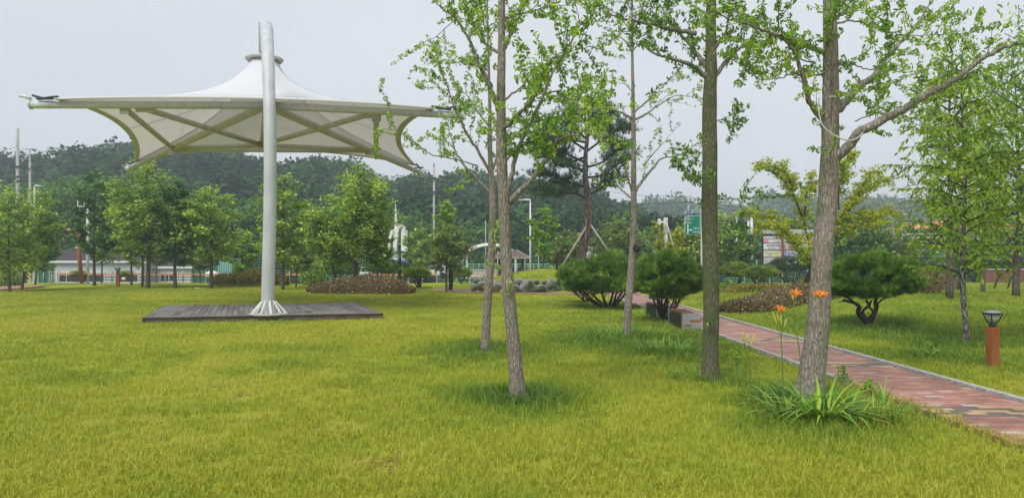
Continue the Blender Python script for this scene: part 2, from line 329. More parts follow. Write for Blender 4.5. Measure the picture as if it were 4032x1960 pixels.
def fabmat():
    m, n, o = newmat('membrane_fabric'); L = n.links.new
    p = n.nodes.new('ShaderNodeBsdfPrincipled'); p.inputs['Base Color'].default_value = (.86, .87, .87, 1); p.inputs['Roughness'].default_value = .6
    t = n.nodes.new('ShaderNodeBsdfTranslucent'); t.inputs[0].default_value = (.92, .86, .86, 1)
    c = n.nodes.new('ShaderNodeTexCoord'); z = n.nodes.new('ShaderNodeTexNoise'); z.inputs['Scale'].default_value = 1.5; L(c.outputs['Object'], z.inputs['Vector'])
    r = ramp(n, [(.3, (.83, .86, .90)), (.7, (.87, .90, .95))]); L(z.outputs['Fac'], r.inputs[0]); L(r.outputs[0], p.inputs['Base Color'])
    ms = n.nodes.new('ShaderNodeMixShader'); ms.inputs[0].default_value = .44; L(p.outputs[0], ms.inputs[1]); L(t.outputs[0], ms.inputs[2]); L(ms.outputs[0], o.inputs[0]); return m
M['fabric'] = fabmat()
M['hem'] = surf('membrane_hem', (.50, .49, .44), (.55, .54, .49), 3, rough=.6, bump=0, tr=.12)
M['seam'] = plain('membrane_seam', (.40, .40, .33), .6)
def stripemat(name, axis, period, c1, c2, duty, rough=.7, noisec=None, bump=.5):
    m, n, o = newmat(name); L = n.links.new
    t = n.nodes.new('ShaderNodeTexCoord'); s = n.nodes.new('ShaderNodeSeparateXYZ'); L(t.outputs['Object'], s.inputs[0])
    d = n.nodes.new('ShaderNodeMath'); d.operation = 'MULTIPLY'; d.inputs[1].default_value = 1 / period; L(s.outputs[axis], d.inputs[0])
    f = n.nodes.new('ShaderNodeMath'); f.operation = 'FRACT'; L(d.outputs[0], f.inputs[0])
    r = ramp(n, [(0, c1), (duty, c2)]); r.color_ramp.interpolation = 'CONSTANT'; L(f.outputs[0], r.inputs[0])
    p = n.nodes.new('ShaderNodeBsdfPrincipled'); p.inputs['Roughness'].default_value = rough
    b = n.nodes.new('ShaderNodeBump'); b.inputs['Strength'].default_value = bump; b.inputs['Distance'].default_value = .02; L(f.outputs[0], b.inputs['Height']); L(b.outputs[0], p.inputs['Normal'])
    L(r.outputs[0], p.inputs['Base Color']); L(p.outputs[0], o.inputs[0]); return m
M['siding'] = stripemat('white_lap_siding', 'Z', .22, (.30, .31, .30), (.56, .58, .56), .12)
M['rooforange'] = stripemat('orange_roof_tile', 'X', .3, (.42, .14, .07), (.66, .27, .15), .25)
M['brickwall'] = plain('red_brown_brick', (.20, .09, .07), .9, v=.2)
M['haz'] = None
def hazmat():
    m, n, o = newmat('hazard_stripes'); L = n.links.new
    t = n.nodes.new('ShaderNodeTexCoord'); s = n.nodes.new('ShaderNodeSeparateXYZ'); L(t.outputs['Object'], s.inputs[0])
    a = n.nodes.new('ShaderNodeMath'); a.operation = 'ADD'; L(s.outputs['X'], a.inputs[0]); L(s.outputs['Z'], a.inputs[1])
    d = n.nodes.new('ShaderNodeMath'); d.operation = 'MULTIPLY'; d.inputs[1].default_value = 3.2; L(a.outputs[0], d.inputs[0])
    f = n.nodes.new('ShaderNodeMath'); f.operation = 'FRACT'; L(d.outputs[0], f.inputs[0])
    r = ramp(n, [(0, (.02, .02, .02)), (.5, (.75, .5, .03))]); r.color_ramp.interpolation = 'CONSTANT'; L(f.outputs[0], r.inputs[0])
    p = n.nodes.new('ShaderNodeBsdfPrincipled'); L(r.outputs[0], p.inputs['Base Color']); L(p.outputs[0], o.inputs[0]); return m
M['haz'] = hazmat()
def rockmat():
    m, n, o = newmat('mossy_rock'); L = n.links.new
    t = n.nodes.new('ShaderNodeTexCoord'); z = n.nodes.new('ShaderNodeTexNoise'); z.inputs['Scale'].default_value = 3.5; z.inputs['Detail'].default_value = 9; z.inputs['Roughness'].default_value = .7; L(t.outputs['Object'], z.inputs['Vector'])
    r = ramp(n, [(.3, (.10, .095, .095)), (.5, (.24, .235, .24)), (.7, (.42, .41, .41))]); L(z.outputs['Fac'], r.inputs[0])
    z2 = n.nodes.new('ShaderNodeTexNoise'); z2.inputs['Scale'].default_value = 1.5; z2.inputs['Detail'].default_value = 6; L(t.outputs['Object'], z2.inputs['Vector'])
    r2 = ramp(n, [(.5, (0, 0, 0)), (.6, (1, 1, 1))]); L(z2.outputs['Fac'], r2.inputs[0])
    mx = n.nodes.new('ShaderNodeMix'); mx.data_type = 'RGBA'; mx.inputs[7].default_value = (.06, .075, .02, 1); L(r2.outputs[0], mx.inputs[0]); L(r.outputs[0], mx.inputs[6])
    p = n.nodes.new('ShaderNodeBsdfPrincipled'); p.inputs['Roughness'].default_value = .9; b = n.nodes.new('ShaderNodeBump'); b.inputs['Strength'].default_value = .8; b.inputs['Distance'].default_value = .05
    L(z.outputs['Fac'], b.inputs['Height']); L(b.outputs[0], p.inputs['Normal']); L(mx.outputs[2], p.inputs['Base Color']); L(p.outputs[0], o.inputs[0]); return m
M['rock'] = rockmat()

# ------------------------------------------------------------------ the setting
PX0, PX1 = 4.35, 5.66       # the brick path runs straight away from the camera
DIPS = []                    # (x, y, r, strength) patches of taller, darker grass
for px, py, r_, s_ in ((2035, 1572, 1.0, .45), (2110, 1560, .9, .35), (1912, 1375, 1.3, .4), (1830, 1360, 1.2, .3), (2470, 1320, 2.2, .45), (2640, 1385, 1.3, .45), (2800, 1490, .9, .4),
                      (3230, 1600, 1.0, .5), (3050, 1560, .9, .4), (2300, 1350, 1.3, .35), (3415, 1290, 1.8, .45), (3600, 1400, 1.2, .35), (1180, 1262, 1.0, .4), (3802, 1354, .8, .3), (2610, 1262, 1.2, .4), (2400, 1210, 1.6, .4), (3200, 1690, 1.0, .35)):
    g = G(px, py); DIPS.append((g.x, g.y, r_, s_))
def patch(x, y):
    """0 dark green .. .6 yellow green .. 1 dry brown"""
    x = np.asarray(x, float); y = np.asarray(y, float)
    a = .60 + (vnoise(x, y, 1.1) - .5) * .20 + (vnoise(x + 31, y + 7, 3.7) - .5) * .24 + (vnoise(x + 3, y + 17, .35) - .5) * .16
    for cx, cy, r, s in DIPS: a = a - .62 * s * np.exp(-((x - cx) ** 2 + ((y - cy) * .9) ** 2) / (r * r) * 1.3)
    dry = .45 * sstep(.70, .90, vnoise(x * .55 + 13, y + 40, .75)) * sstep(.45, .62, vnoise(x + 50, y + 3, 2.6)) * (1 - sstep(14, 22, y))
    sp = .6 * sstep(.62, .82, vnoise(x + 5, y + 23, .17)) * sstep(.36, .56, vnoise(x + 11, y + 2, 1.3)) * (1 - sstep(10, 18, y)); dry = np.maximum(dry, sp)
    a = np.clip(a, .02, .86); a = a * (1 - dry) + .98 * dry
    a = a - .12 * sstep(6.2, 7.5, x)
    return np.clip(a, 0, 1)
def build_lawn():
    xs = np.concatenate([np.arange(-62, -18, 1.2), np.arange(-18, 18, .28), np.arange(18, 62, 1.2)]); ys = np.concatenate([np.arange(-6, 30, .28), np.arange(30, 64, .5)])
    X, Y = np.meshgrid(xs, ys); Z = gz(X, Y)
    inpath = (X > PX0 - .12) & (X < PX1 + .12) & (Y < 36.5)
    Z = np.where(inpath, -.06, Z)
    edge = (np.abs(X) > 60) | (Y < -5.8)
    Z = np.where(edge, -1.4, Z)
    V = np.stack([X, Y, Z], -1).reshape(-1, 3); nx, ny = len(xs), len(ys)
    i = np.arange(nx - 1)[None] + nx * np.arange(ny - 1)[:, None]; i = i.ravel()
    o = raw('lawn', V, np.stack([i, i + 1, i + nx + 1, i + nx], 1), M['lawn'], True, patch(X, Y).ravel())
    tag(o, None, kind='structure')
build_lawn()
g = MB(); g.box((0, 290, -1.5), (1080, 740, .1)); tag(g.build('ground', surf('far_ground', (.06, .09, .03), (.10, .14, .04), .3)), None, kind='structure')
g = MB(); g.box((0, 66, -1.36), (240, 8, .1)); tag(g.build('road', M['asphalt'], loc=(0, 66, -1.3)), None, kind='structure')
g = MB(); g.box(((PX0 + PX1) / 2, 16.2, -.03), (PX1 - PX0, 42.5, .08)); tag(g.build('path', M['brick'], loc=((PX0 + PX1) / 2, 16.2, 0)), None, kind='structure')
g = MB()     # cross path under the rocks
pts = [G(1735, 1134), G(1870, 1128), G(1880, 1147), G(2425, 1152), G(2500, 1150), G(2900, 1146), G(2900, 1153), G(2600, 1160), G(2425, 1158), G(1880, 1152), G(1745, 1146)]
def ribbon(mb, A, B, n=30, h=.03):
    A = [Vector(p) for p in A]; B = [Vector(p) for p in B]
    def at(L, t):
        t *= len(L) - 1; i = min(int(t), len(L) - 2); q = L[i].lerp(L[i + 1], t - i); q.z = float(gz(q.x, q.y)) + h; return q
    for k in range(n):
        for j in range(3):
            a, b = k / n, (k + 1) / n
            q = [at(A, a).lerp(at(B, a), j / 3), at(A, b).lerp(at(B, b), j / 3), at(A, b).lerp(at(B, b), (j + 1) / 3), at(A, a).lerp(at(B, a), (j + 1) / 3)]
            for w in q: w.z = float(gz(w.x, w.y)) + h
            mb.quad(*q)
ribbon(g, [(-4.6, 38.2, 0), (-2.2, 35.6, 0), (0, 34.4, 0), (4.3, 34.2, 0), (9.5, 34.6, 0)], [(-4.2, 40.5, 0), (-1.8, 38.6, 0), (0, 35.6, 0), (4.3, 35.6, 0), (9.5, 36.1, 0)], 60)
tag(g.build('cross_path', M['brick'], loc=(0, 35, 0)), None, kind='structure')
g = MB(); ribbon(g, [(-34, 34.5, 0), (-25, 34.6, 0)], [(-34, 42, 0), (-27.0, 43.5, 0)], 30, .05)
tag(g.build('side_path', M['brick'], loc=(-28, 38, 0)), None, kind='structure')
for nm, x, w, lab in (('kerb', PX1 + .05, .085, 'pale stone kerb along the far right edge of the brick path'), ('kerb', PX0 - .05, .07, 'thin low kerb along the left edge of the brick path')):
    m = MB(); y = -4.5 if w > .08 else 9.5
    while y < 34:
        L_ = .95; m.box((x + uni(-.004, .004), y + L_ / 2, .012), (w, L_ - .012, .08)); y += L_
    o = m.build(nm, M['kerb'], loc=(x, 15, 0), bevel=.006); tag(o, lab, 'kerb')

# grass blades -------------------------------------------------
DECK = [PZ(570, 1250, -1.46), PZ(1500, 1232, -1.46), PZ(1397, 1190, -1.46), PZ(652, 1201, -1.46)]
def indeck(x, y, mgn=.0):
    ok = np.ones_like(x, bool)
    for i in range(4):
        a, b = DECK[i], DECK[(i + 1) % 4]; nx, ny = -(b.y - a.y), (b.x - a.x); l = math.hypot(nx, ny)
        ok &= ((x - a.x) * nx + (y - a.y) * ny) / l > -mgn
    return ok
def build_grass():
    N = 500000
    u = R.random(N); y0, y1, pw = 4.1, 46.0, -.46                # density per metre of depth ~ Y^pw
    Y = (y0 ** (pw + 1) + u * (y1 ** (pw + 1) - y0 ** (pw + 1))) ** (1 / (pw + 1))
    X = (R.random(N) * 2 - 1) * (.74 * Y + .8)
    cl_ = (R.random(N) < .62) & (Y < 16); gx_, gy_ = np.floor(X / .055), np.floor(Y / .055); hx_ = np.sin(gx_ * 127.1 + gy_ * 311.7) * 43758.5; hx_ -= np.floor(hx_); hy_ = np.sin(gx_ * 269.5 + gy_ * 183.3) * 43758.5; hy_ -= np.floor(hy_)
    X = np.where(cl_, (gx_ + hx_) * .055 + R.normal(0, .008, N), X); Y = np.where(cl_, (gy_ + hy_) * .055 + R.normal(0, .008, N), Y)
    keep = ~((X > PX0 - .03 + (.10 + .16 * vnoise(X, Y, .3)) * (1 - sstep(8.5, 11, Y))) & (X < PX1 + .08) & (Y < 36)) & ~indeck(X, Y, -.02)
    keep &= ~((Y > 34) & (Y < 36.4) & (X > -3) & (X < 9)) & ~((X < -24) & (Y > 34))
    a = patch(X, Y)
    bald = np.maximum(sstep(.72, .85, vnoise(X * .6 + 13, Y + 40, .6)) * .3, .8 * sstep(.72, .88, vnoise(X + 5, Y + 23, .17)))
    keep &= R.random(N) > bald
    X, Y, a = X[keep], Y[keep], a[keep]; n = len(X); Z = gz(X, Y) - .004
    tall = np.clip((.56 - a) * 2.2, 0, 1)
    h = (.036 + .044 * R.random(n) ** 1.7 + .03 * vnoise(X, Y, .5)) * (1 + 1.1 * tall) * (1 - .25 * sstep(10, 24, Y)) * (1 - .35 * (a > .9))
    edge = (np.abs(X - PX0) < .25) | (np.abs(X - PX1) < .3); h = np.where(edge, h * .75, h)
    w = np.maximum(.0045 + .004 * R.random(n), .00075 * Y)
    th = R.random(n) * 2 * np.pi; lean = h * (.25 + .75 * R.random(n)) * (1 + .6 * (a > .9))
    dx, dy = np.cos(th), np.sin(th); ph = th + np.pi / 2 + (R.random(n) - .5); sx, sy = np.cos(ph) * w / 2, np.sin(ph) * w / 2
    V = np.empty((n, 5, 3), np.float32)
    V[:, 0] = np.stack([X - sx, Y - sy, Z], 1); V[:, 1] = np.stack([X + sx, Y + sy, Z], 1)
    mxp = X + dx * lean * .3; myp = Y + dy * lean * .3; mz = Z + h * .6
    V[:, 2] = np.stack([mxp + sx * .8, myp + sy * .8, mz], 1); V[:, 3] = np.stack([mxp - sx * .8, myp - sy * .8, mz], 1)
    V[:, 4] = np.stack([X + dx * lean, Y + dy * lean, Z + h * (1 - .25 * R.random(n))], 1)
    b = np.arange(n)[:, None] * 5
    c = np.clip(a + (R.random(n) - .5) * .34, 0, 1); c = np.repeat(c[:, None], 5, 1)
    o = raw('grass', V.reshape(-1, 3), [np.concatenate([b, b + 1, b + 2, b + 3], 1), np.concatenate([b + 3, b + 2, b + 4], 1)], M['grass'], False, c.ravel())
    tag(o, 'yellow green lawn grass in the foreground and across the park', 'grass', kind='stuff')
build_grass()

# ------------------------------------------------------------------ foliage builders
def frames(n, tip, jitter):
    """random frames whose long axis leans towards tip (n,3)"""
    a = tip + R.normal(0, jitter, (n, 3)); a /= np.linalg.norm(a, axis=1)[:, None] + 1e-9
    q = R.normal(0, 1, (n, 3)); b = np.cross(a, q); b /= np.linalg.norm(b, axis=1)[:, None] + 1e-9
    return a, b, np.cross(a, b)
def leafcloud(name, C, tip, size, tmpl, mat, jitter=.6, col=None, frame=None):
    C = np.asarray(C, float); n = len(C); TV, TF = tmpl
    a, b, c = frame if frame is not None else frames(n, tip, jitter)
    s = np.asarray(size, float); s = s if s.ndim else np.full(n, s); s = s[:, None, None]
    TV = np.asarray(TV, float)
    V = C[:, None] + s * (TV[None, :, 0:1] * b[:, None] + TV[None, :, 1:2] * a[:, None] + TV[None, :, 2:3] * c[:, None])
    k = len(TV); off = (np.arange(n) * k)[:, None, None]; TF = np.asarray(TF)
    Fc = (TF[None] + off).reshape(-1, TF.shape[1])
    if col is None: col = R.random(n)
    return raw(name, V.reshape(-1, 3), Fc, mat, False, np.repeat(np.clip(col, 0, 1), k))
_f = [(0, 0, 0), (0, .55, 0)] + [(math.sin(a) * 1.0, .55 + (.95 if abs(a) > .1 else .78) * math.cos(a) * .8, .12 * math.sin(a) ** 2) for a in (-1.15, -.75, -.33, 0, .33, .75, 1.15)]
T_GINKGO = (_f + [(.035, 0, 0)], [(1, 3, 2), (1, 4, 3), (1, 5, 4), (1, 6, 5), (1, 7, 6), (1, 8, 7), (0, 9, 1)])
T_LEAF = ([(0, 0, 0), (.42, .5, .06), (0, 1.1, -.05), (-.42, .5, .06)], [(0, 1, 2, 3)])
T_LONG = ([(0, 0, 0), (.23, .45, .05), (0, 1.1, -.12), (-.23, .45, .05)], [(0, 1, 2, 3)])
T_PINE = ([v for k in range(7) for v in ((math.cos(k * .9) * .03 - .045, 0, math.sin(k * .9) * .03), (math.cos(k * .9) * .03 + .045, 0, math.sin(k * .9) * .03),
          (math.cos(k * .9) * (.35 + .1 * (k % 3)), .85 + .1 * (k % 2), math.sin(k * .9) * (.35 + .1 * (k % 3))))], [(3 * k, 3 * k + 1, 3 * k + 2) for k in range(7)])
def lerp_pts(pts, n):
    """resample a polyline smoothly (Catmull-Rom)"""
    P_ = [Vector(p) for p in pts]; P_ = [P_[0] * 2 - P_[1]] + P_ + [P_[-1] * 2 - P_[-2]]; out = []
    seg = len(P_) - 3
    for i in range(n):
        t = i / (n - 1) * seg; k = min(int(t), seg - 1); t -= k; p0, p1, p2, p3 = P_[k:k + 4]
        out.append(.5 * ((2 * p1) + (p2 - p0) * t + (2 * p0 - 5 * p1 + 4 * p2 - p3) * t * t + (3 * p1 - p0 - 3 * p2 + p3) * t ** 3))
    return out
def ilerp(a, n):
    return list(np.interp(np.linspace(0, len(a) - 1, n), np.arange(len(a)), a))
def twigs(limb, spacing, l0, l1, up, start=.15, rad=.005, droop=0):
    """side twigs growing from a limb; returns list of polylines"""
    out = []; L = sum((limb[i + 1] - limb[i]).length for i in range(len(limb) - 1)); n = max(2, int(L / spacing))
    for k in range(n):
        s = start + (1 - start) * (k + random.random()) / n; t = s * (len(limb) - 1); i = min(int(t), len(limb) - 2)
        p = limb[i].lerp(limb[i + 1], t - i); d = (limb[i + 1] - limb[i]).normalized()
        q = Vector((random.gauss(0, 1), random.gauss(0, 1), random.gauss(0, 1))); q = (q - d * q.dot(d)).normalized()
        dr = (d * .55 + q * .9 + Vector((0, 0, up))).normalized(); ln = uni(l0, l1); pts = [p]; st = 5
        for j in range(st):
            dr = (dr + Vector((random.gauss(0, .16), random.gauss(0, .16), random.gauss(0, .16) - droop))).normalized(); pts.append(pts[-1] + dr * ln / st)
        out.append(pts)
    out.append([limb[-1], limb[-1] + (limb[-1] - limb[-2]).normalized() * .12, limb[-1] + (limb[-1] - limb[-2]).normalized() * .25])
    return out
def along(polys, step, start=.1):
    pts, dirs = [], []
    for pl in polys:
        for i in range(len(pl) - 1):
            a, b = np.array(pl[i]), np.array(pl[i + 1]); l = np.linalg.norm(b - a); m = max(1, int(l / step + random.random()))
            if i == 0 and start > .5: continue
            for j in range(m): pts.append(a + (b - a) * (j + random.random()) / m); dirs.append((b - a) / (l + 1e-9))
    return np.array(pts), np.array(dirs)

# ------------------------------------------------------------------ foreground ginkgo trees
def hero(label, trunk, limbs, bark, leaf, size=(.032, .05), step=.04, per=2.7, tw=(.14, .25, .75), extra=True, colshift=0, group='ginkgo trees in the foreground', name='ginkgo_tree', top_extra=2.2, limbbark='bark_low', thin=1.0):
    """trunk: [(px,py,width_px,Y)...], limbs: [[(px,py)...], start width px, depth change]"""
    tp = [P(a, b, d) for a, b, w, d in trunk]; rd = [w / 2 / F * d for a, b, w, d in trunk]
    base = Vector(tp[0]); root = thing(name, label, 'tree', base, group)
    n = 46; tps = lerp_pts(tp, n); rds = ilerp(rd, n)
    tps = [base + Vector((0, 0, -.15))] + tps; rds = [rds[0] * 1.45, rds[0] * 1.16, rds[1] * 1.06] + rds[2:]
    m = MB(); m.tube(tps, rds, 20, wob=.10); m.build('trunk', M[bark], root, smooth=True)
    polys = []; tm = MB()
    Ls = []
    for pts, w, dy, *rest in limbs:
        sx, sy = pts[0]
        # depth of the trunk at the fork
        k = min(range(len(tps)), key=lambda i: abs((HZ - (tps[i].z - EYE) * F / tps[i].y) - sy)); Y0 = tps[k].y
        q = [P(a, b, Y0 + dy * i / (len(pts) - 1)) for i, (a, b) in enumerate(pts)]
        q[0] = q[0].lerp(tps[k], .5)
        q = lerp_pts(q, 6 + 4 * len(q)); r0 = w / 2 / F * Y0
        q = [v + Vector((random.gauss(0, .006), random.gauss(0, .006), random.gauss(0, .006))) for v in q]
        r = [max(.0045, r0 * (1 - .86 * i / (len(q) - 1))) for i in range(len(q))]
        lm = MB(); lm.tube(q, r, 10, wob=.08); lm.build('limb', M[limbbark], root, smooth=True); Ls.append((q, rest[0] if rest else 1))
    if extra:      # limbs above the picture's edge
        top = tps[-1]
        for i in range(7):
            a = uni(0, 6.28); h = uni(-.6, top_extra); p0 = top + Vector((0, 0, h)); d = Vector((math.cos(a), math.sin(a), uni(.5, 1.1))).normalized(); L = uni(.8, 1.7)
            q = [p0 + d * L * j / 5 + Vector((0, 0, .04 * j * j * .3)) for j in range(6)]
            lm = MB(); lm.tube(q, [.022 - .003 * j for j in range(6)], 7); lm.build('limb', M[limbbark], root, smooth=True); Ls.append((q, 1))
        lm = MB(); lm.tube([top, top + Vector((.02, 0, top_extra * .5)), top + Vector((0, .03, top_extra + .6))], [rds[-1] * .95, rds[-1] * .6, .01], 12); lm.build('leader', M[bark], root, smooth=True)
    for q, dens in Ls:
        t = twigs(q, tw[0] / dens, tw[1], tw[2], .25); polys += t
        for s in t:
            if random.random() < .4: polys += twigs(s, .3, .12, .3, .2, .3)[:2]
    for s in polys: tm.tube(s, [.005 - .0035 * i / (len(s) - 1) for i in range(len(s))], 4, cap=False)
    # little shoots straight from the trunk
    for i in range(int(9 * thin)):
        k = random.randint(8, len(tps) - 2); a = uni(0, 6.28); p = tps[k]; d = Vector((math.cos(a), math.sin(a), .5)); s = [p + d * rds[k] * .8, p + d * (rds[k] + .1), p + d * (rds[k] + .2)]; tm.tube(s, .003, 4, cap=False); polys.append(s)
    tw_o = tm.build('twigs', M['bark_mid'], root); tw_o['kind'] = 'stuff'
    C, D = along(polys, step)
    idx = R.random(len(C)) < thin; C, D = C[idx], D[idx]
    k = R.poisson(per, len(C)); C = np.repeat(C, k, 0); D = np.repeat(D, k, 0); nl = len(C)
    tip = D * .35 + R.normal(0, .75, (nl, 3)); tip[:, 2] += .1
    clump = np.array([noise.noise(Vector(c) * 1.7) for c in C]) * .6
    s = .9 * (size[0] + (size[1] - size[0]) * R.random(nl))
    col = np.clip(R.normal(.45 + colshift, .2, nl) + clump * .5, 0, .93); col[R.random(nl) < .006] = 1
    put(leafcloud('crown', C, tip, s, T_GINKGO, M[leaf], .3, col), root)
    return root
A = z3; B = z6
g1 = hero('second ginkgo from the left, pale grey brown trunk with a broad leafy crown',
     [(2040, 1570, 66, 8.55), (2026, 1400, 54, 8.55), (2008, 1200, 50, 8.55), (1992, 1000, 46, 8.6), (1984, 800, 44, 8.6), (1975, 600, 42, 8.6), (1973, 400, 36, 8.65), (1975, 200, 31, 8.7), (1975, 0, 27, 8.7), (1976, -160, 24, 8.7)],
     [([A(715, 690), A(690, 590), A(640, 470), A(590, 350), A(540, 240), A(470, 130), A(400, 70), A(320, 0)], 22, -.5),
      ([A(765, 790), A(850, 700), A(930, 620), A(990, 500), A(1005, 450)], 20, -.9, 1.3),
      ([A(760, 320), A(800, 220), A(845, 120), A(880, 10)], 18, .3),
      ([A(720, 340), A(660, 290), A(600, 220), A(560, 130), A(520, 40)], 15, .7),
      ([A(770, 1240), A(820, 1000), A(870, 850), A(960, 680), A(1080, 400), A(1190, 230), A(1245, 130)], 20, -.5, 1.2),
      ([A(835, 1245), A(950, 1080), A(1070, 920), A(1100, 860), A(1200, 830), A(1290, 790)], 24, -.9, 1.1),
      ([A(765, 620), A(860, 540), A(960, 420), A(1060, 370), A(1190, 310), A(1330, 280)], 9, -.3, 1.2),
      ([A(790, 100), A(900, 80), A(1050, 40), A(1180, 30)], 9, .2, 1.4),
      ([A(1010, 600), A(1100, 560), A(1200, 600), A(1290, 630)], 8, -.4, 1.5),
      ([A(780, 1000), A(840, 900), A(950, 760), A(1050, 700), A(1150, 740)], 9, .4, 1.3)],
     'bark', 'ginkgo')
g2 = hero('leftmost ginkgo, slim, long limbs reaching towards the white canopy corner',
     [(1911, 1378, 36, 12.9), (1918, 1200, 33, 12.9), (1935, 1000, 31, 12.9), (1940, 800, 27, 12.9), (1930, 600, 18, 12.9), (1928, 400, 13, 12.9), (1922, 200, 9, 12.9), (1918, 0, 7, 12.9)],
     [([A(690, 1090), A(620, 970), A(540, 840), A(500, 760), A(450, 650), A(400, 510), A(350, 400)], 14, -.6),
      ([A(690, 1200), A(600, 1110), A(530, 1040), A(480, 970), A(440, 880), A(420, 800)], 14, -.2, 1.2),
      ([A(520, 1020), A(470, 985), A(320, 955), A(240, 900), A(150, 820), A(60, 800), A(0, 800)], 6, -.8, .8),
      ([A(670, 800), A(600, 690), A(540, 600), A(480, 560), A(330, 540)], 8, .5, 1.2),
      ([A(690, 1060), A(740, 900), A(800, 780), A(880, 690)], 9, .8),
      ([A(660, 400), A(560, 350), A(460, 390), A(340, 380)], 7, .4, 1.2),
      ([A(650, 300), A(600, 180), A(480, 120), A(330, 230), A(270, 260)], 7, -.3),
      ([A(655, 200), A(580, 60), A(500, 0)], 6, .3), ([A(655, 250), A(720, 150), A(800, 60)], 7, .6)],
     'bark', 'ginkgo', size=(.034, .052), step=.05, per=3.0, tw=(.19, .3, .85), extra=False)
g3 = hero('thin dark ginkgo with a black disc on its trunk, between the two rounded pine shrubs',
     [(2468, 1322, 33, 15.4), (2474, 1200, 30, 15.4), (2486, 1050, 28, 15.5), (2495, 900, 25, 15.5), (2495, 700, 22, 15.5), (2494, 500, 18, 15.5), (2492, 350, 13, 15.5), (2489, 190, 10, 15.5), (2488, 40, 8, 15.5)],
     [([A(1555, 730), A(1500, 705), A(1420, 668), A(1310, 650)], 11, -.4, .9), ([A(1570, 735), A(1640, 700), A(1700, 655), A(1820, 590), A(1900, 600)], 10, .5, 1.1),
      ([A(1565, 690), A(1620, 640), A(1700, 570), A(1790, 480)], 9, -.3, 1.2), ([A(1570, 1180), A(1620, 1100), A(1690, 1020), A(1730, 975), A(1850, 950), A(1970, 870)], 13, .2, .8),
      ([A(1545, 1200), A(1520, 1100), A(1500, 1000), A(1490, 900)], 9, -.4, 1.1), ([A(1540, 1210), A(1480, 1170), A(1420, 1120), A(1340, 1040)], 7, -.3, .8),
      ([A(1700, 1000), A(1720, 900), A(1800, 810)], 6, .3, 1.1), ([A(1545, 560), A(1500, 520), A(1400, 500)], 5, .2, .9),
      ([A(1540, 300), A(1490, 240), A(1420, 200), A(1400, 100)], 7, .3, 1.4), ([A(1545, 330), A(1610, 250), A(1680, 180)], 7, -.4, 1.1), ([A(1535, 200), A(1460, 100), A(1380, 40), A(1300, 0)], 6, .3, 1.3), ([A(1540, 150), A(1600, 60), A(1650, 0)], 6, .3, 1.1)],
     'bark', 'ginkgo', size=(.036, .055), step=.07, per=2.7, tw=(.27, .3, .8), extra=True, top_extra=1.2)
g4 = hero('mossy green ginkgo with a straight thick trunk, between benches and daylilies',
     [(2800, 1492, 76, 9.95), (2797, 1400, 66, 9.95), (2800, 1200, 61, 9.95), (2797, 1000, 62, 9.95), (2793, 800, 60, 9.95), (2795, 600, 60, 10.0), (2794, 400, 55, 10.0), (2799, 300, 50, 10.0), (2800, 200, 43, 10.0), (2799, 80, 40, 10.05), (2802, -120, 34, 10.1)],
     [([A(2005, 480), A(1950, 430), A(1900, 400), A(1820, 370), A(1740, 350), A(1680, 330), A(1600, 270)], 24, -.5), ([A(2025, 440), A(1990, 390), A(1950, 340), A(1900, 270), A(1830, 200), A(1770, 120), A(1710, 20)], 26, .4),
      ([A(1850, 215), A(1780, 180), A(1700, 155), A(1560, 130), A(1440, 100), A(1370, 70)], 20, -.6), (([(2826, 300), (2880, 220), (2960, 150), (3000, 60)]), 20, .6), (([(2822, 200), (2860, 120), (2870, 30)]), 16, -.4),
      (([(2765, 740), (2740, 705), (2700, 695)]), 7, -.25, 1.6), (([(2826, 770), (2870, 780), (2940, 800)]), 5, .2, 1.0), (([(2826, 480), (2850, 470), (2880, 480)]), 5, .1, 1.5), (([(2775, 60), (2720, 20), (2650, -20)]), 14, .2)],
     'bark_moss', 'ginkgo_dark', size=(.034, .052), step=.045, per=3.0, tw=(.15, .25, .7), limbbark='bark_low')
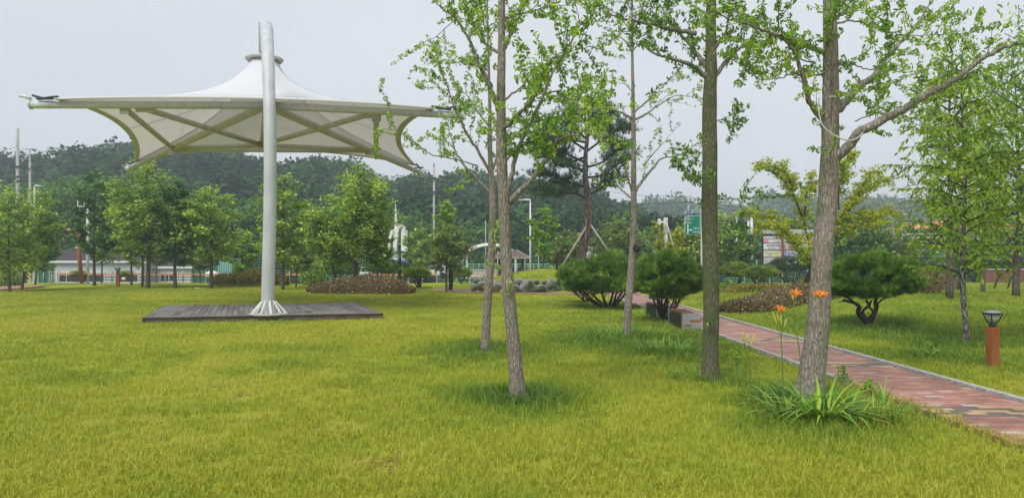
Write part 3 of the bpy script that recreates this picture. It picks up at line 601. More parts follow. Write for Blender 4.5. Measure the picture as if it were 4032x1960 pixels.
g5 = hero('thickest ginkgo, with daylilies at its foot and a pale rope looped round it',
     [(3185, 1572, 122, 8.5), (3200, 1450, 100, 8.5), (3222, 1250, 84, 8.5), (3232, 1100, 80, 8.5), (3243, 950, 77, 8.5), (3258, 800, 75, 8.55), (3268, 600, 68, 8.55), (3270, 450, 64, 8.6), (3272, 300, 60, 8.6), (3270, 150, 54, 8.6), (3266, 0, 48, 8.65), (3264, -160, 42, 8.7)],
     [([B(880, 1140), B(960, 1040), B(1050, 930), B(1220, 840), B(1360, 770), B(1500, 680), B(1640, 610), B(1750, 540), B(1900, 420), B(2050, 340), B(2200, 300), B(2320, 250)], 42, -1.3),
      ([B(885, 800), B(950, 710), B(1040, 610), B(1130, 550), B(1200, 460), B(1300, 330), B(1400, 240), B(1480, 130), B(1560, 10)], 36, .8),
      ([B(790, 870), B(740, 790), B(680, 680), B(640, 520), B(590, 380), B(530, 290), B(480, 190), B(470, 60)], 26, -.5),
      ([B(795, 380), B(700, 330), B(600, 290), B(480, 255), B(330, 200), B(200, 150), B(80, 110), B(0, 40)], 22, -.8),
      ([B(800, 1000), B(815, 600), B(820, 400), B(830, 280), B(860, 150), B(890, 0)], 36, -.45), ([B(850, 160), B(1000, 150), B(1130, 180), B(1250, 230), B(1420, 250), B(1700, 240), B(1850, 230)], 9, -.6, 1.4),
      ([B(850, 460), B(960, 440), B(1060, 480), B(1180, 500), B(1260, 560), B(1340, 610)], 8, -.6, .7), ([B(780, 520), B(680, 535), B(600, 520), B(480, 550), B(350, 560), B(250, 500)], 8, -.4, .9),
      ([B(1180, 860), B(1160, 790), B(1190, 690)], 5, -.2, 1.5), ([B(1340, 790), B(1420, 830), B(1500, 880), B(1620, 910)], 6, .3, .6), ([B(870, 150), B(960, 80), B(1060, 20)], 14, .4),
      ([B(610, 430), B(540, 400), B(400, 410), B(280, 400), B(240, 470)], 6, -.3, .9), ([B(880, 1150), B(850, 1110), B(830, 1060)], 5, -.2, 1.0)],
     'bark', 'ginkgo', size=(.030, .046), step=.042, per=3.4, tw=(.14, .22, .7))
# rope, disc
m = MB(); m.tube(lerp_pts([P(*B(762, 690), 8.35), P(*B(758, 780), 8.28), P(*B(790, 890), 8.2), P(*B(890, 965), 8.15), P(*B(985, 990), 8.1), P(*B(1040, 965), 8.1), P(*B(1070, 935), 8.2)], 40), .0085, 6)
m.tube([P(*B(828, 684), 8.32), P(*B(858, 681), 8.29), P(*B(890, 686), 8.36)], .009, 6)
tag(m.build('rope', M['rope'], loc=P(*B(890, 960), 8.2), smooth=True), 'pale rope hanging in a loop round the thickest ginkgo trunk', 'rope')
c = P(2508, 975, 15.35); m = MB(); m.lathe((0, 0, 0), [(.001, -.03), (.085, -.028), (.10, 0), (.085, .03), (.001, .034)], 20)
m.v = [tuple(Vector((v[2] * 1.0 + v[0] * .55, v[0] * -.6, v[1])) + c) for v in m.v]
m.v = [tuple(Vector(v)) for v in m.v]; tag(m.build('speaker_disc', M['black'], loc=c, smooth=True), 'round black disc fixed on the side of the thin dark ginkgo trunk', 'loudspeaker')

# ------------------------------------------------------------------ the white tensile canopy
ZR = 4.25
mastbase = P(1058, 1232, 19.5)
root = thing('tensile_canopy', 'large white tensile membrane canopy hung from one curved steel mast', 'canopy', mastbase)
mp_ = [P(1053, 1238, 19.5), P(1056, 1100, 19.5), P(1060, 950, 19.5), P(1063, 800, 19.5), P(1064, 650, 19.5), P(1063, 500, 19.55), P(1060, 380, 19.75), P(1057, 280, 20.1), P(1054, 200, 20.6), P(1051, 140, 21.3), P(1049, 112, 22.0), P(1047, 104, 22.7)]
mp_ = lerp_pts(mp_, 50); rr = ilerp([.168, .168, .166, .165, .164, .163, .163, .172, .18, .187, .185], 50)
m = MB(); m.tube(mp_, rr, 28); m.build('mast', M['mast'], root, smooth=True)
tipm = mp_[-1]; ringc = P(1041, 231, 26.05)
m = MB(); tq_ = tipm + Vector((-.10, .2, .03)); rq_ = Vector((ringc.x - .08, ringc.y - .2, ringc.z + .2)); m.tube([tq_, rq_], .055, 12); m.add([tipm + Vector((-.19, -.1, .08)), tipm + Vector((-.19, .5, .0)), rq_ + Vector((-.02, .1, 0)), rq_ + Vector((-.02, -.1, 0)), tipm + Vector((-.165, -.1, .08)), tipm + Vector((-.165, .5, .0)), rq_ + Vector((.01, .1, 0)), rq_ + Vector((.01, -.1, 0))], [(0, 1, 2, 3), (7, 6, 5, 4), (0, 4, 5, 1), (1, 5, 6, 2), (2, 6, 7, 3), (3, 7, 4, 0)])
m.lathe(ringc + Vector((0, 0, .04)), [(.3, 0), (.22, .12), (.12, .32), (.05, .36)], 20); m.build('hanger', M['arm'], root, smooth=False)
m = MB(); m.lathe(ringc, [(.40, -.02), (.60, -.10), (.655, -.03), (.64, .0), (.55, -.02), (.30, .06), (.1, .08)], 36); m.build('ring_cap', M['arm'], root, smooth=True)
m = MB()
for k in range(10):
    a = k * math.pi / 5 + .15; d = Vector((math.cos(a), math.sin(a), 0)); b = Vector((mastbase.x, 19.5, .14)); rz_ = a
    m.tube([b + d * .165 + Vector((0, 0, .36)), b + d * .44 + Vector((0, 0, .04))], .021, 4); m.tube([b + d * .16 + Vector((0, 0, .30)), b + d * .16 + Vector((0, 0, .02))], .016, 4)
m.build('base_fin', M['white'], root)
m = MB(); m.lathe((mastbase.x, 19.5, .143), [(.001, 0), (.5, 0), (.5, .03), (.001, .03)], 28)
for k in range(8):
    a = k * math.pi / 4 + .2; m.lathe((mastbase.x + .42 * math.cos(a), 19.5 + .42 * math.sin(a), .173), [(.025, 0), (.025, .05), (.012, .07)], 8)
m.build('base_plate', M['arm'], root)
def zp(x, y, dz=0): v = PZ(x, y, ZR); v.z += dz; return v
hub = zp(1050, 398, -.12); C_ = zp(1033, 545, -.12)
FL, FR, BL, BR = zp(128, 398, -.1), zp(1795, 440, -.1), zp(505, 655, -.1), zp(1662, 675, -.1)
for nm, a, b, r in (('arm', hub, FL, .102), ('arm', hub, FR, .102), ('arm', hub, BL, .112), ('arm', hub, BR, .112), ('arm', hub, C_, .09)):
    m = MB(); m.tube([a, b], r, 20); ar = m.build(nm, M['arm'], root, smooth=True)
    if r > .1:
        d = (b - a).normalized(); m = MB(); m.tube([b - d * .55, b + d * .02], r * 1.04, 20); m.tube([b + d * .02, b + d * .06], r * 1.25, 20)
        m.tube([b + d * .05 + Vector((0, 0, .15)), b + d * .2 + Vector((0, 0, .22)), b + d * .34 + Vector((0, 0, .24))], .045, 10); m.build('end_cap', M['steel_white'], ar, smooth=True)
for a, b, r in ((zp(490, 404, -.15), zp(684, 572, -.15), .085), (zp(570, 407, -.15), zp(1030, 548, -.2), .085), (zp(715, 566, -.15), zp(1030, 550, -.2), .08), (zp(690, 574, -.15), zp(1462, 579, -.15), .08),
                (zp(1040, 550, -.2), zp(1440, 574, -.15), .08), (zp(1040, 545, -.2), zp(1452, 430, -.15), .085), (zp(1482, 432, -.15), zp(1480, 575, -.15), .085)):
    m = MB(); m.tube([a, b], r, 14); br = m.build('brace', M['arm'], root, smooth=True)
for q, w in ((zp(570, 402, -.15), .5), (zp(1455, 428, -.15), .5), (zp(690, 572, -.2), .45), (zp(1462, 577, -.2), .45), (zp(1030, 548, -.2), .25), (zp(490, 402, -.2), .25), (zp(1482, 434, -.2), .25)):
    m = MB(); m.box(q, (w, .03, .26)); m.box(q + Vector((0, .05, 0)), (w, .03, .22)); m.build('gusset', M['arm'], root)
# membrane
cor = [zp(215, 392, .02), zp(1712, 430, .02), zp(1642, 655, .03), zp(527, 642, .03)]
mid = [zp(1043, 392, .03), zp(1579, 542, .03), zp(1040, 590, .03), zp(487, 512, .03)]
def edge(i, t):
    a, b, c = cor[i], mid[i], cor[(i + 1) % 4]; ctl = 2 * b - .5 * (a + c)
    return a * (1 - t) ** 2 + ctl * 2 * t * (1 - t) + c * t * t
NE, NR = 24, 26; bnd = [edge(i, k / NE) for i in range(4) for k in range(NE)]; nb = len(bnd)
rc = ringc + Vector((0, 0, -.06)); V = []
def surfp(i, s, dz=0):
    e = bnd[i % nb]; a = math.atan2(e.y - rc.y, e.x - rc.x); ri = rc + Vector((math.cos(a) * .42, math.sin(a) * .42, 0))
    q = ri.lerp(e, s); q.z = e.z + (rc.z - e.z) * (.58 * (1 - s) ** 1.1 + .42 * (1 - s) ** 6) + dz; return q
for j in range(NR + 1):
    for i in range(nb): V.append(surfp(i, j / NR))
Fc = [(j * nb + i, j * nb + (i + 1) % nb, (j + 1) * nb + (i + 1) % nb, (j + 1) * nb + i) for j in range(NR) for i in range(nb)]
m = MB(); m.add(V, Fc); mem = m.build('membrane', M['fabric'], root, smooth=True)
so_ = mem.modifiers.new('thick', 'SOLIDIFY'); so_.thickness = .006
m = MB(); V = []
for i in range(NE, nb + 1): V += [surfp(i, .955, -.03), surfp(i, 1.0, -.03)]
m.add(V, [(2 * i, 2 * i + 2, 2 * i + 3, 2 * i + 1) for i in range(nb - NE)]); m.build('hem', M['hem'], mem, smooth=True)
m = MB(); m.tube([surfp(i, 1.0, .0) for i in range(NE + 1)], .035, 8); m.build('edge_rope', M['fabric'], mem, smooth=True)
for i in (0, 12, 24, 36, 48, 60, 72, 84):
    m = MB(); V = []; n_ = 24
    for j in range(n_ + 1):
        p = surfp(i, j / n_, -.02); q = surfp(i + 1, j / n_, -.02); d = (q - p).normalized() * .035; V += [p - d, p + d]
    m.add(V, [(2 * j, 2 * j + 1, 2 * j + 3, 2 * j + 2) for j in range(n_)]); m.build('seam', M['seam'], mem)
    m = MB(); V = [v + Vector((0, 0, .035)) for v in V]; V = [V[2 * (k // 2)].lerp(V[2 * (k // 2) + 1], .35 if k % 2 == 0 else .65) for k in range(len(V))]; m.add(V, [(2 * j, 2 * j + 1, 2 * j + 3, 2 * j + 2) for j in range(n_)]); m.build('seam', M['steel_white'], mem)
m = MB(); m.tube(lerp_pts([surfp(i, .58, .012) for i in list(range(0, nb, 4)) + [0]], 120), .008, 4)
m.build('seam', M['steel_white'], mem)
for c, b in zip(cor, (FL, FR, BR, BL)):
    m = MB(); d = (b - c); m.tube([c + d * -.15 + Vector((0, 0, .03)), c + d * .2 + Vector((0, 0, .06)), c + d * .75 + Vector((0, 0, .10))], [.03, .045, .025], 8); m.box(c + d * .45 + Vector((0, 0, .08)), (.4, .12, .05)); m.tube([c + d * .6 + Vector((0, 0, .12)), b + Vector((0, 0, .25))], .03, 8)
    m.build('corner_clamp', M['dkmetal'], root)

# wooden deck
dz_ = .14; droot = thing('wooden_deck', 'low square deck of weathered grey planks under the canopy mast', 'deck', (mastbase.x, 21, 0))
Dk = [Vector((d.x, d.y, dz_)) for d in DECK]
def deckp(u, v): return Dk[0].lerp(Dk[1], u).lerp(Dk[3].lerp(Dk[2], u), v)
wm = [surf('weathered_plank_%s' % n, a, b, 7, (1, .15, 1), .75, 0, .3) for n, a, b in (('grey', (.13, .128, .13), (.21, .207, .21)), ('dark', (.09, .083, .083), (.155, .142, .14)), ('brown', (.15, .125, .11), (.22, .19, .16)))]
npk = 40; bins = [MB(), MB(), MB()]
hx = (mastbase.x, 19.5)
for i in range(npk):
    cuts = [0] + sorted([uni(.2, .45), uni(.55, .85)]) + [1]
    for a, b in zip(cuts[:-1], cuts[1:]):
        q = [deckp((i + .04) / npk, a + .003), deckp((i + .96) / npk, a + .003), deckp((i + .96) / npk, b - .003), deckp((i + .04) / npk, b - .003)]
        dzz = uni(-.003, .003); low = [v + Vector((0, 0, -.04)) for v in q]; q = [v + Vector((0, 0, dzz)) for v in q]
        bins[random.choice((0, 0, 1, 1, 2))].add(low + q, [(4, 5, 6, 7), (0, 1, 5, 4), (1, 2, 6, 5), (2, 3, 7, 6), (3, 0, 4, 7)])
for b, w_ in zip(bins, wm): b.build('planks', w_, droot)
edgew = surf('deck_fascia', (.10, .075, .06), (.20, .155, .13), 6, (.3, 1, 1), .8, 0, .3)
for i in range(4):
    a, b = Dk[i].copy(), Dk[(i + 1) % 4].copy(); d = (b - a); rz = math.atan2(d.y, d.x); mcen = (a + b) / 2 + Vector((math.sin(rz), -math.cos(rz), 0)) * .03
    m = MB(); m.box((mcen.x, mcen.y, .07), (d.length + .1, .045, .13), rz); m.build('fascia', edgew, droot)
m = MB(); rz = math.atan2(Dk[1].y - Dk[0].y, Dk[1].x - Dk[0].x)
m.box(((Dk[0].x + Dk[1].x) / 2 + .012, (Dk[0].y + Dk[1].y) / 2 - .05, .150), ((Dk[1] - Dk[0]).length + .12, .10, .022), rz); m.build('edge_trim', surf('pale_worn_edge', (.19, .165, .145), (.27, .235, .21), 6, (.3, 1, 1), .8), droot)

# ------------------------------------------------------------------ benches, bollard lamps
def bench(x0, y0, L, label):
    r = thing('park_bench', label, 'bench', (x0 + .2, y0 + L / 2, 0), 'steel ended benches beside the path'); w, h = .40, .37
    m = MB(); n = 7
    for k in range(n): m.box((x0 + .03 + (w - .06) * (k + .5) / n, y0 + L / 2, h - .015), ((w - .06) / n - .008, L - .24, .035))
    m.build('seat', M['slatwood'], r)
    m = MB()
    for sx in (0, 1):
        for k in range(3): m.box((x0 + .02 + sx * (w - .04), y0 + L / 2, .09 + k * .085), (.03, L - .24, .075))
    m.build('side_slats', M['black'], r)
    for e in (0, 1):
        y = y0 + .06 + e * (L - .12); m = MB(); pr = []
        R_ = .07
        for a in range(7): t = math.pi - a * math.pi / 12; pr.append((x0 + R_ + math.cos(t) * R_, h - R_ + math.sin(t) * R_))
        for a in range(7): t = math.pi / 2 - a * math.pi / 12; pr.append((x0 + w - R_ + math.cos(t) * R_, h - R_ + math.sin(t) * R_))
        pr = [(x0, .0)] + pr + [(x0 + w, .0)]
        k = len(pr); m.add([(x, y - .06, z + .006) for x, z in pr] + [(x, y + .06, z + .006) for x, z in pr], [tuple(range(k))[::-1], tuple(range(k, 2 * k))] + [(i, (i + 1) % k, k + (i + 1) % k, k + i) for i in range(k)])
        c = m.build('end_cap', M['steel'], r)
        s = -1 if e == 0 else 1; q = MB(); q.box((x0 + w - .115, y + s * .063, .20), (.23, .012, .05)); q.box((x0 + .12, y + s * .063, .10), (.14, .012, .04)); q.build('wood_inlay', M['terra'], c)
bench(3.86, 16.75, 1.55, 'nearer low bench with curved steel end and dark slats beside the brick path')
bench(3.86, 19.7, 1.7, 'farther low bench with steel end, half hidden by the rounded pine shrub')
def bollard(px, py, s, label, rz=0):
    b = G(px, py); r = thing('bollard_lamp', label, 'garden lamp', b, 'rust brown bollard lamps on the lawn')
    m = MB(); m.box(b + Vector((0, 0, .29 * s)), (.125 * s, .125 * s, .62 * s), rz); m.build('post', M['terra'], r, bevel=.006)
    h = MB(); z = .60 * s
    h.lathe(b + Vector((0, 0, z)), [(.05 * s, 0), (.055 * s, .03 * s), (.045 * s, .045 * s), (.05 * s, .06 * s)], 16); hd = h.build('lamp_head', M['black'], r, smooth=True)
    h = MB()
    for k in range(4):
        a = k * math.pi / 2 + .78 + rz; d = Vector((math.cos(a), math.sin(a), 0)); h.tube([b + Vector((0, 0, z + .05 * s)) + d * .055 * s, b + Vector((0, 0, z + .195 * s)) + d * .125 * s], .008 * s, 6)
    h.lathe(b + Vector((0, 0, z + .19 * s)), [(.118 * s, 0), (.13 * s, .005 * s), (.13 * s, .016 * s), (.12 * s, .02 * s)], 28); h.build('cage', M['black'], hd)
    h = MB(); h.lathe(b + Vector((0, 0, z + .055 * s)), [(.045 * s, 0), (.105 * s, .13 * s), (.001, .131 * s)], 24); h.build('lens', M['lampglass'], hd, smooth=True)
    h = MB(); h.lathe(b + Vector((0, 0, z + .205 * s)), [(.124 * s, 0), (.11 * s, .018 * s), (.06 * s, .036 * s), (.002, .04 * s)], 28); h.build('cap', M['lampcap'], hd, smooth=True)
bollard(3908, 1448, 1.0, 'rust brown bollard lamp with a grey cap on the right lawn', .1)
bollard(464, 1131, 1.35, 'rust brown bollard lamp far left among the young trees', .2)

# ------------------------------------------------------------------ rounded pine shrubs
def needles(name, C, tip, size, mat, root, col=None, jit=.35):
    return put(leafcloud(name, C, tip, size, T_PINE, M[mat], jit, col), root)
def shrub(label, base, cx, top, bot, hw, stems, mat='topiary', n=3000, size=.14, bark='bark_dark', name='pine_shrub', group='rounded pine shrubs', depthk=1.0, fl=1.0):
    """base: Vector; crown in photo px: centre x, top y, bottom y, half width; stems: number of stems"""
    Y = base.y; k = Y / F; r = thing(name, label, 'shrub', base, group)
    c = Vector(((cx - CX) * k, Y, EYE + (HZ - (top * .42 + bot * .58)) * k)); rx = hw * k; rz = (bot - top) * k
    m = MB(); tips = []
    for s in range(stems):
        a = s * 2.4 + uni(0, 1); e = c + Vector((math.cos(a) * rx * uni(.45, .8), math.sin(a) * rx * uni(.4, .8) * depthk, uni(-.12, .1) * rz)); midp = base.lerp(e, .5) + Vector((uni(-.05, .05), uni(-.05, .05), -.10 * rz)) + (e - base) * .0
        b0 = base + Vector((uni(-.05, .05) * rx * 1.5, uni(-.05, .05), -.05)); q = lerp_pts([b0, midp, e], 9); m.tube(q, [.034 * rx / .9 * (1 - .6 * i / 8) for i in range(9)], 7, wob=.15); tips.append(q)
        for t in twigs(q, .16 * rx, .25 * rx, .6 * rx, .2, .35): m.tube(t, [.010, .009, .008, .006, .005, .004][:len(t)], 4, cap=False)
    if stems: m.lathe(base + Vector((0, 0, -.06)), [(.02, 0), (.085 * rx, .02), (.075 * rx, .12), (.02, .17)], 9)
    m.build('stems', M[bark], r, smooth=True)
    K = 230; cd = R.normal(0, 1, (K, 3)); cd /= np.linalg.norm(cd, axis=1)[:, None]; ci = R.integers(0, K, n); ccol = R.normal(0, .16, K)[ci]; crad = (1 + R.normal(0, .06, K))[ci]
    d = cd[ci] + R.normal(0, .075, (n, 3)); d /= np.linalg.norm(d, axis=1)[:, None]; lobes = np.array([noise.noise(Vector((v[0] * 2.2 + cx, v[1] * 2.2, v[2] * 2.2))) for v in d])
    d[:, 2] = np.where(d[:, 2] < 0, d[:, 2] * .5, d[:, 2]); rad = (1 + .34 * lobes) * crad * (1 - .26 * R.random(n) ** 1.6)
    rz_up = (c.z and (EYE + (HZ - top) * k - c.z)); C = np.array(c) + d * np.array([rx, rx * depthk, rz_up])[None] * rad[:, None] * fl
    tip = d * .8 + np.array([0, 0, .75]); col = np.clip(R.normal(.42, .15, n) + lobes * .35 + ccol, 0, 1)
    needles('crown', C, tip, size * (.75 + .5 * R.random(n)), mat, r, col); return r
shrub('rounded dark pine shrub with several spreading stems, left of the thin ginkgo', G(2395, 1212), 2375, 1010, 1175, 165, 9, n=6500, size=.17)
shrub('smaller slim stemmed pine shrub, leftmost of the shrubs by the path', G(2310, 1190), 2270, 1040, 1150, 75, 5, n=2200, size=.17)
shrub('rounded pine shrub beside the benches, its dark stems forking over the path', G(2612, 1264), 2628, 1005, 1190, 142, 9, n=6500, size=.14)
shrub('wide pine shrub with a looping forked stem on the right lawn', G(3418, 1286), 3430, 1010, 1195, 165, 0, n=7500, size=.135, depthk=.9)
r = thing('pine_stem', 'looping dark forked stem under the wide pine shrub', 'stem', G(3418, 1286)); bpy.data.objects.remove(r)
wide = [o for o in COL.objects if o.type == 'EMPTY' and o.name.startswith('pine_shrub')][-1]; wide_st = [c for c in wide.children if c.name.startswith('stems')][0]; bpy.data.objects.remove(wide_st)
m = MB(); Yb = wide.location.y
def L7(*pts): return [P(2800 + x / 1.789, 600 + y / 1.789, Yb + (i - 1) * .0) for i, (x, y) in enumerate(pts)]
for pts, r0, r1 in (([(1105, 1235), (1100, 1190), (1060, 1160), (1035, 1120), (1045, 1090), (1010, 1060), (930, 1040)], .09, .03), ([(1105, 1200), (1140, 1150), (1165, 1090), (1155, 1050), (1180, 1000)], .075, .03), ([(1100, 1190), (1075, 1150), (1070, 1115), (1110, 1075), (1090, 1040)], .04, .028), ([(1115, 1175), (1140, 1125), (1115, 1085), (1130, 1040)], .035, .022), ([(1155, 1080), (1200, 1040), (1280, 1000)], .03, .012), ([(1040, 1085), (990, 1050), (900, 1050)], .025, .012), ([(1010, 1060), (960, 1020), (880, 1000)], .03, .015)):
    q = lerp_pts(L7(*pts), 16); m.tube(q, ilerp([r0, r1], 16), 8, wob=.2)
m.build('stems', M['bark_dark'], wide, smooth=True)
shrub('small flat topped pine shrub on a dark forked trunk behind the brown hedge', Vector((P(2900, 0, 46).x, 46, float(gz(P(2900, 0, 46).x, 46)))), 2897, 1037, 1093, 58, 4, 'topiary_lt', n=4500, size=.17)
shrub('low cushion shaped pale green shrub with many thin stems, behind the brown hedge', Vector((P(2990, 0, 44).x, 44, float(gz(P(2990, 0, 44).x, 44)))), 2990, 1050, 1100, 62, 8, 'topiary_lt', n=5000, size=.15)
shrub('mushroom shaped shrub in front of a palm stump, left of the rock wall', G(1648, 1134), 1642, 1058, 1098, 48, 6, 'topiary_lt', n=1500, size=.2)
shrub('small ball shaped shrub right at the end of the rock wall', G(1815, 1116), 1820, 1062, 1093, 33, 6, 'topiary_lt', n=1200, size=.2)
shrub('dark spreading pine shrub behind the brown shrub bed', G(1515, 1106), 1510, 1025, 1082, 66, 6, n=1800, size=.26)
shrub('dark low shrub behind the left end of the brown shrub bed', G(1330, 1106), 1320, 1025, 1085, 80, 4, n=1800, size=.28, mat='topiary')
shrub('grey green bushy shrub in front of the lower banners', G(3115, 1100), 3110, 1015, 1075, 75, 7, 'dkgreen' if False else 'pine', n=1700, size=.26, name='garden_shrub')
shrub('dark green bush right of the wide pine shrub, beyond the right lawn', G(3620, 1108), 3560, 1035, 1110, 110, 4, n=1800, size=.32, mat='topiary', name='garden_shrub')
shrub('dark bush beside the brick garden wall at the right edge', G(3900, 1110), 3900, 985, 1085, 110, 5, n=2200, size=.34, mat='pine', name='garden_shrub')

# low planting beds
def bed(name, label, pts, w, h, mat, n, size, cat='shrub bed', group=None, stem=True):
    """a long low clump of leaves along a ground polyline"""
    q = lerp_pts(pts, 24); L = np.array([list(p) for p in q]); t = R.random(n) * 23; i = t.astype(int); f = (t - i)[:, None]
    C = L[i] * (1 - f) + L[np.minimum(i + 1, 23)] * f; a = R.random(n) * math.pi; rr = 1 - .5 * R.random(n) ** 2
    tap = np.sin(np.clip(t / 23, .02, .98) * math.pi) ** .28
    dirv = L[-1] - L[0]; dirv[2] = 0; dirv /= np.linalg.norm(dirv); side = np.array([-dirv[1], dirv[0], 0]); nv = 1 + .22 * (vnoise(C[:, 0], C[:, 1], .5) - .5) * 2
    C = C + side * (np.cos(a) * w * rr * tap)[:, None]; C[:, 2] = gz(C[:, 0], C[:, 1]) + np.sin(a) ** .7 * h * rr * tap * nv
    ctr = q[len(q) // 2]
    r = thing(name, label, cat, Vector((ctr.x, ctr.y, float(gz(ctr.x, ctr.y)))), group)
    tip = R.normal(0, .5, (n, 3)) + np.array([0, 0, .7]); col = np.clip(R.normal(.42, .22, n), 0, .93); col[R.random(n) < .035] = 1
    put(leafcloud('foliage', C, tip, size * (.7 + .6 * R.random(n)), T_LEAF, M[mat], .3, col), r)
    if stem:
        m = MB()
        for k in range(90):
            j = random.randint(1, 21); b = q[j] + Vector(side) * uni(-.7, .7) * w; b.z = float(gz(b.x, b.y)); m.tube([b, b + Vector((uni(-.15, .15), uni(-.1, .1), h * uni(.6, 1.05)))], [.008, .004], 4, cap=False)
        m.build('stems', M['bark_dark'], r)['kind'] = 'stuff'
    return r
bed('brown_shrub_bed', 'low mound of brown leaved azaleas beyond the wooden deck', [P(1225, 1138, 35.5), P(1350, 1138, 35.5), P(1500, 1138, 35.5), P(1625, 1140, 35)], 1.5, .75, 'brownbed', 16000, .07)
bed('brown_hedge', 'long curved brown hedge with pale shoots beyond the path on the right', [G(2845, 1232), G(2950, 1225), G(3080, 1197), G(3180, 1180), G(3290, 1166)], .8, .50, 'brownbed', 24000, .048)
bed('yellow_hedge', 'yellow brown hedge behind the mast on the left', [P(842, 1114, 46), P(950, 1114, 46), P(1060, 1114, 46), P(1130, 1112, 46)], 1.0, .95, 'yelbed', 9000, .10)
bed('brown_hedge', 'mixed brown and yellow planting behind the wide pine shrub', [G(3520, 1152), G(3600, 1146), G(3680, 1142), G(3760, 1140)], 1.0, .8, 'brownbed', 10000, .075)
bed('low_planting', 'thin yellowish ground cover on the lawn in front of the cushion shrub', [G(2835, 1150), G(2920, 1150), G(3010, 1142), G(3080, 1132)], .8, .25, 'yelbed', 2500, .07, 'planting')
bed('clipped_hedge', 'very low dark hedge line in front of the white building', [G(590, 1110), G(680, 1109), G(760, 1109), G(820, 1109)], .5, .5, 'dkgreen', 3500, .10, 'hedge')
bed('bush', 'low green bush at the far left under the banner', [P(-10, 1118, 44), P(30, 1118, 44), P(65, 1118, 44)], .8, .8, 'green', 2500, .12, 'bush')
bed('bush', 'dense green bush behind the mast, in front of the parked car', [P(1195, 1105, 48), P(1230, 1105, 48), P(1270, 1105, 48)], 1.4, 1.7, 'green', 4000, .16, 'bush')
bed('bush', 'dark green hedge above the yellow brown hedge', [P(880, 1090, 57), P(960, 1090, 57), P(1080, 1090, 57)], 1.0, 1.7, 'dkgreen', 4000, .16, 'bush')
bed('daylily_bed', 'small bed of orange flowers behind the brown hedge', [P(3140, 1100, 38), P(3165, 1100, 38), P(3190, 1100, 38)], .5, .55, 'yelbed', 900, .10, 'flower bed')

# ------------------------------------------------------------------ rocks
def rock(c, w, h, d, label, seed):
    bm = bmesh.new(); bmesh.ops.create_icosphere(bm, subdivisions=4, radius=1); rg = random.Random(seed); planes = [(Vector((rg.gauss(0, 1), rg.gauss(0, 1), rg.gauss(.2, .8))).normalized(), rg.uniform(.62, .88)) for _ in range(13)]
    for v in bm.verts:
        p = v.co.copy(); n1 = noise.noise(p * 1.1 + Vector((seed, 0, 0))); n2 = noise.noise(p * 2.9 + Vector((0, seed, 0)))
        cell = noise.cell(p * 1.9 + Vector((seed * 3, 1, 2))); v.co = p * (1 + .30 * n1 + .13 * n2 + .10 * (cell - .5))
        for pn, pd in planes:
            dd = v.co.dot(pn) - pd
            if dd > 0: v.co -= pn * dd * .92
        v.co.z = max(v.co.z, -.75); v.co.x *= w / 2; v.co.y *= d / 2; v.co.z *= h / 1.75
    me = bpy.data.meshes.new('boulder'); bm.to_mesh(me); bm.free(); me.materials.append(M['rock'])
    o = bpy.data.objects.new('boulder', me); COL.objects.link(o); o.location = c; o.rotation_euler = (0, 0, uni(-.4, .4)); tag(o, label, 'boulder', 'boulders edging the pine mound')
RK = [(290, 920, 110, 90, 'rounded grey boulder at the left end of the rock edging, on top'), (340, 985, 140, 120, 'pale angular boulder second from the left end of the rock edging'), (245, 1010, 90, 80, 'dark mossy boulder lowest at the left end of the rock edging'),
      (545, 1005, 150, 120, 'grey boulder between the two left ginkgo trunks, lower row'), (540, 940, 120, 60, 'mossy boulder between the two left ginkgo trunks, upper row'), (860, 945, 200, 80, 'flat topped boulder right beside the pale ginkgo trunk, upper row'), (825, 1025, 140, 95, 'dark boulder at the foot of the row right of the pale ginkgo trunk'),
      (990, 990, 200, 140, 'broad sloping pale boulder in the middle of the rock edging'), (1110, 930, 120, 60, 'small mossy boulder on top right of the broad sloping one'), (1180, 1020, 140, 100, 'low grey boulder left of the peaked boulder'), (1255, 940, 130, 60, 'small flat boulder on top left of the peaked boulder'),
      (1335, 985, 190, 170, 'tall peaked pale grey boulder, the highest of the rock edging'), (1310, 1048, 130, 70, 'low pale boulder at the foot of the peaked boulder'), (1470, 945, 130, 90, 'mossy boulder on top right of the peaked boulder'), (1420, 1030, 110, 80, 'dark boulder low between the peaked and the right hand boulder'),
      (1570, 1015, 170, 90, 'smooth sloping boulder at the right, touching the pine shrub'), (1600, 950, 120, 80, 'upper boulder half hidden by the left pine shrub'), (700, 980, 160, 130, 'boulder hidden behind the pale ginkgo trunk'), (2290, 1045, 130, 70, 'boulder seen between the stems of the left pine shrub'), (2470, 1040, 120, 90, 'boulder behind the thin ginkgo at the end of the path')]
for i, (x, y, w, h, lb) in enumerate(RK):
    sx, sy = 1800 + x / 3.577, 850 + y / 3.577; Y = 35.9 + (.45 if y < 960 else 0); k = Y / F
    rock(P(sx, sy, Y), w / 3.577 * k * 1.3, h / 3.577 * k * 1.45, w / 3.577 * k, lb, i * 7.3 + 1)

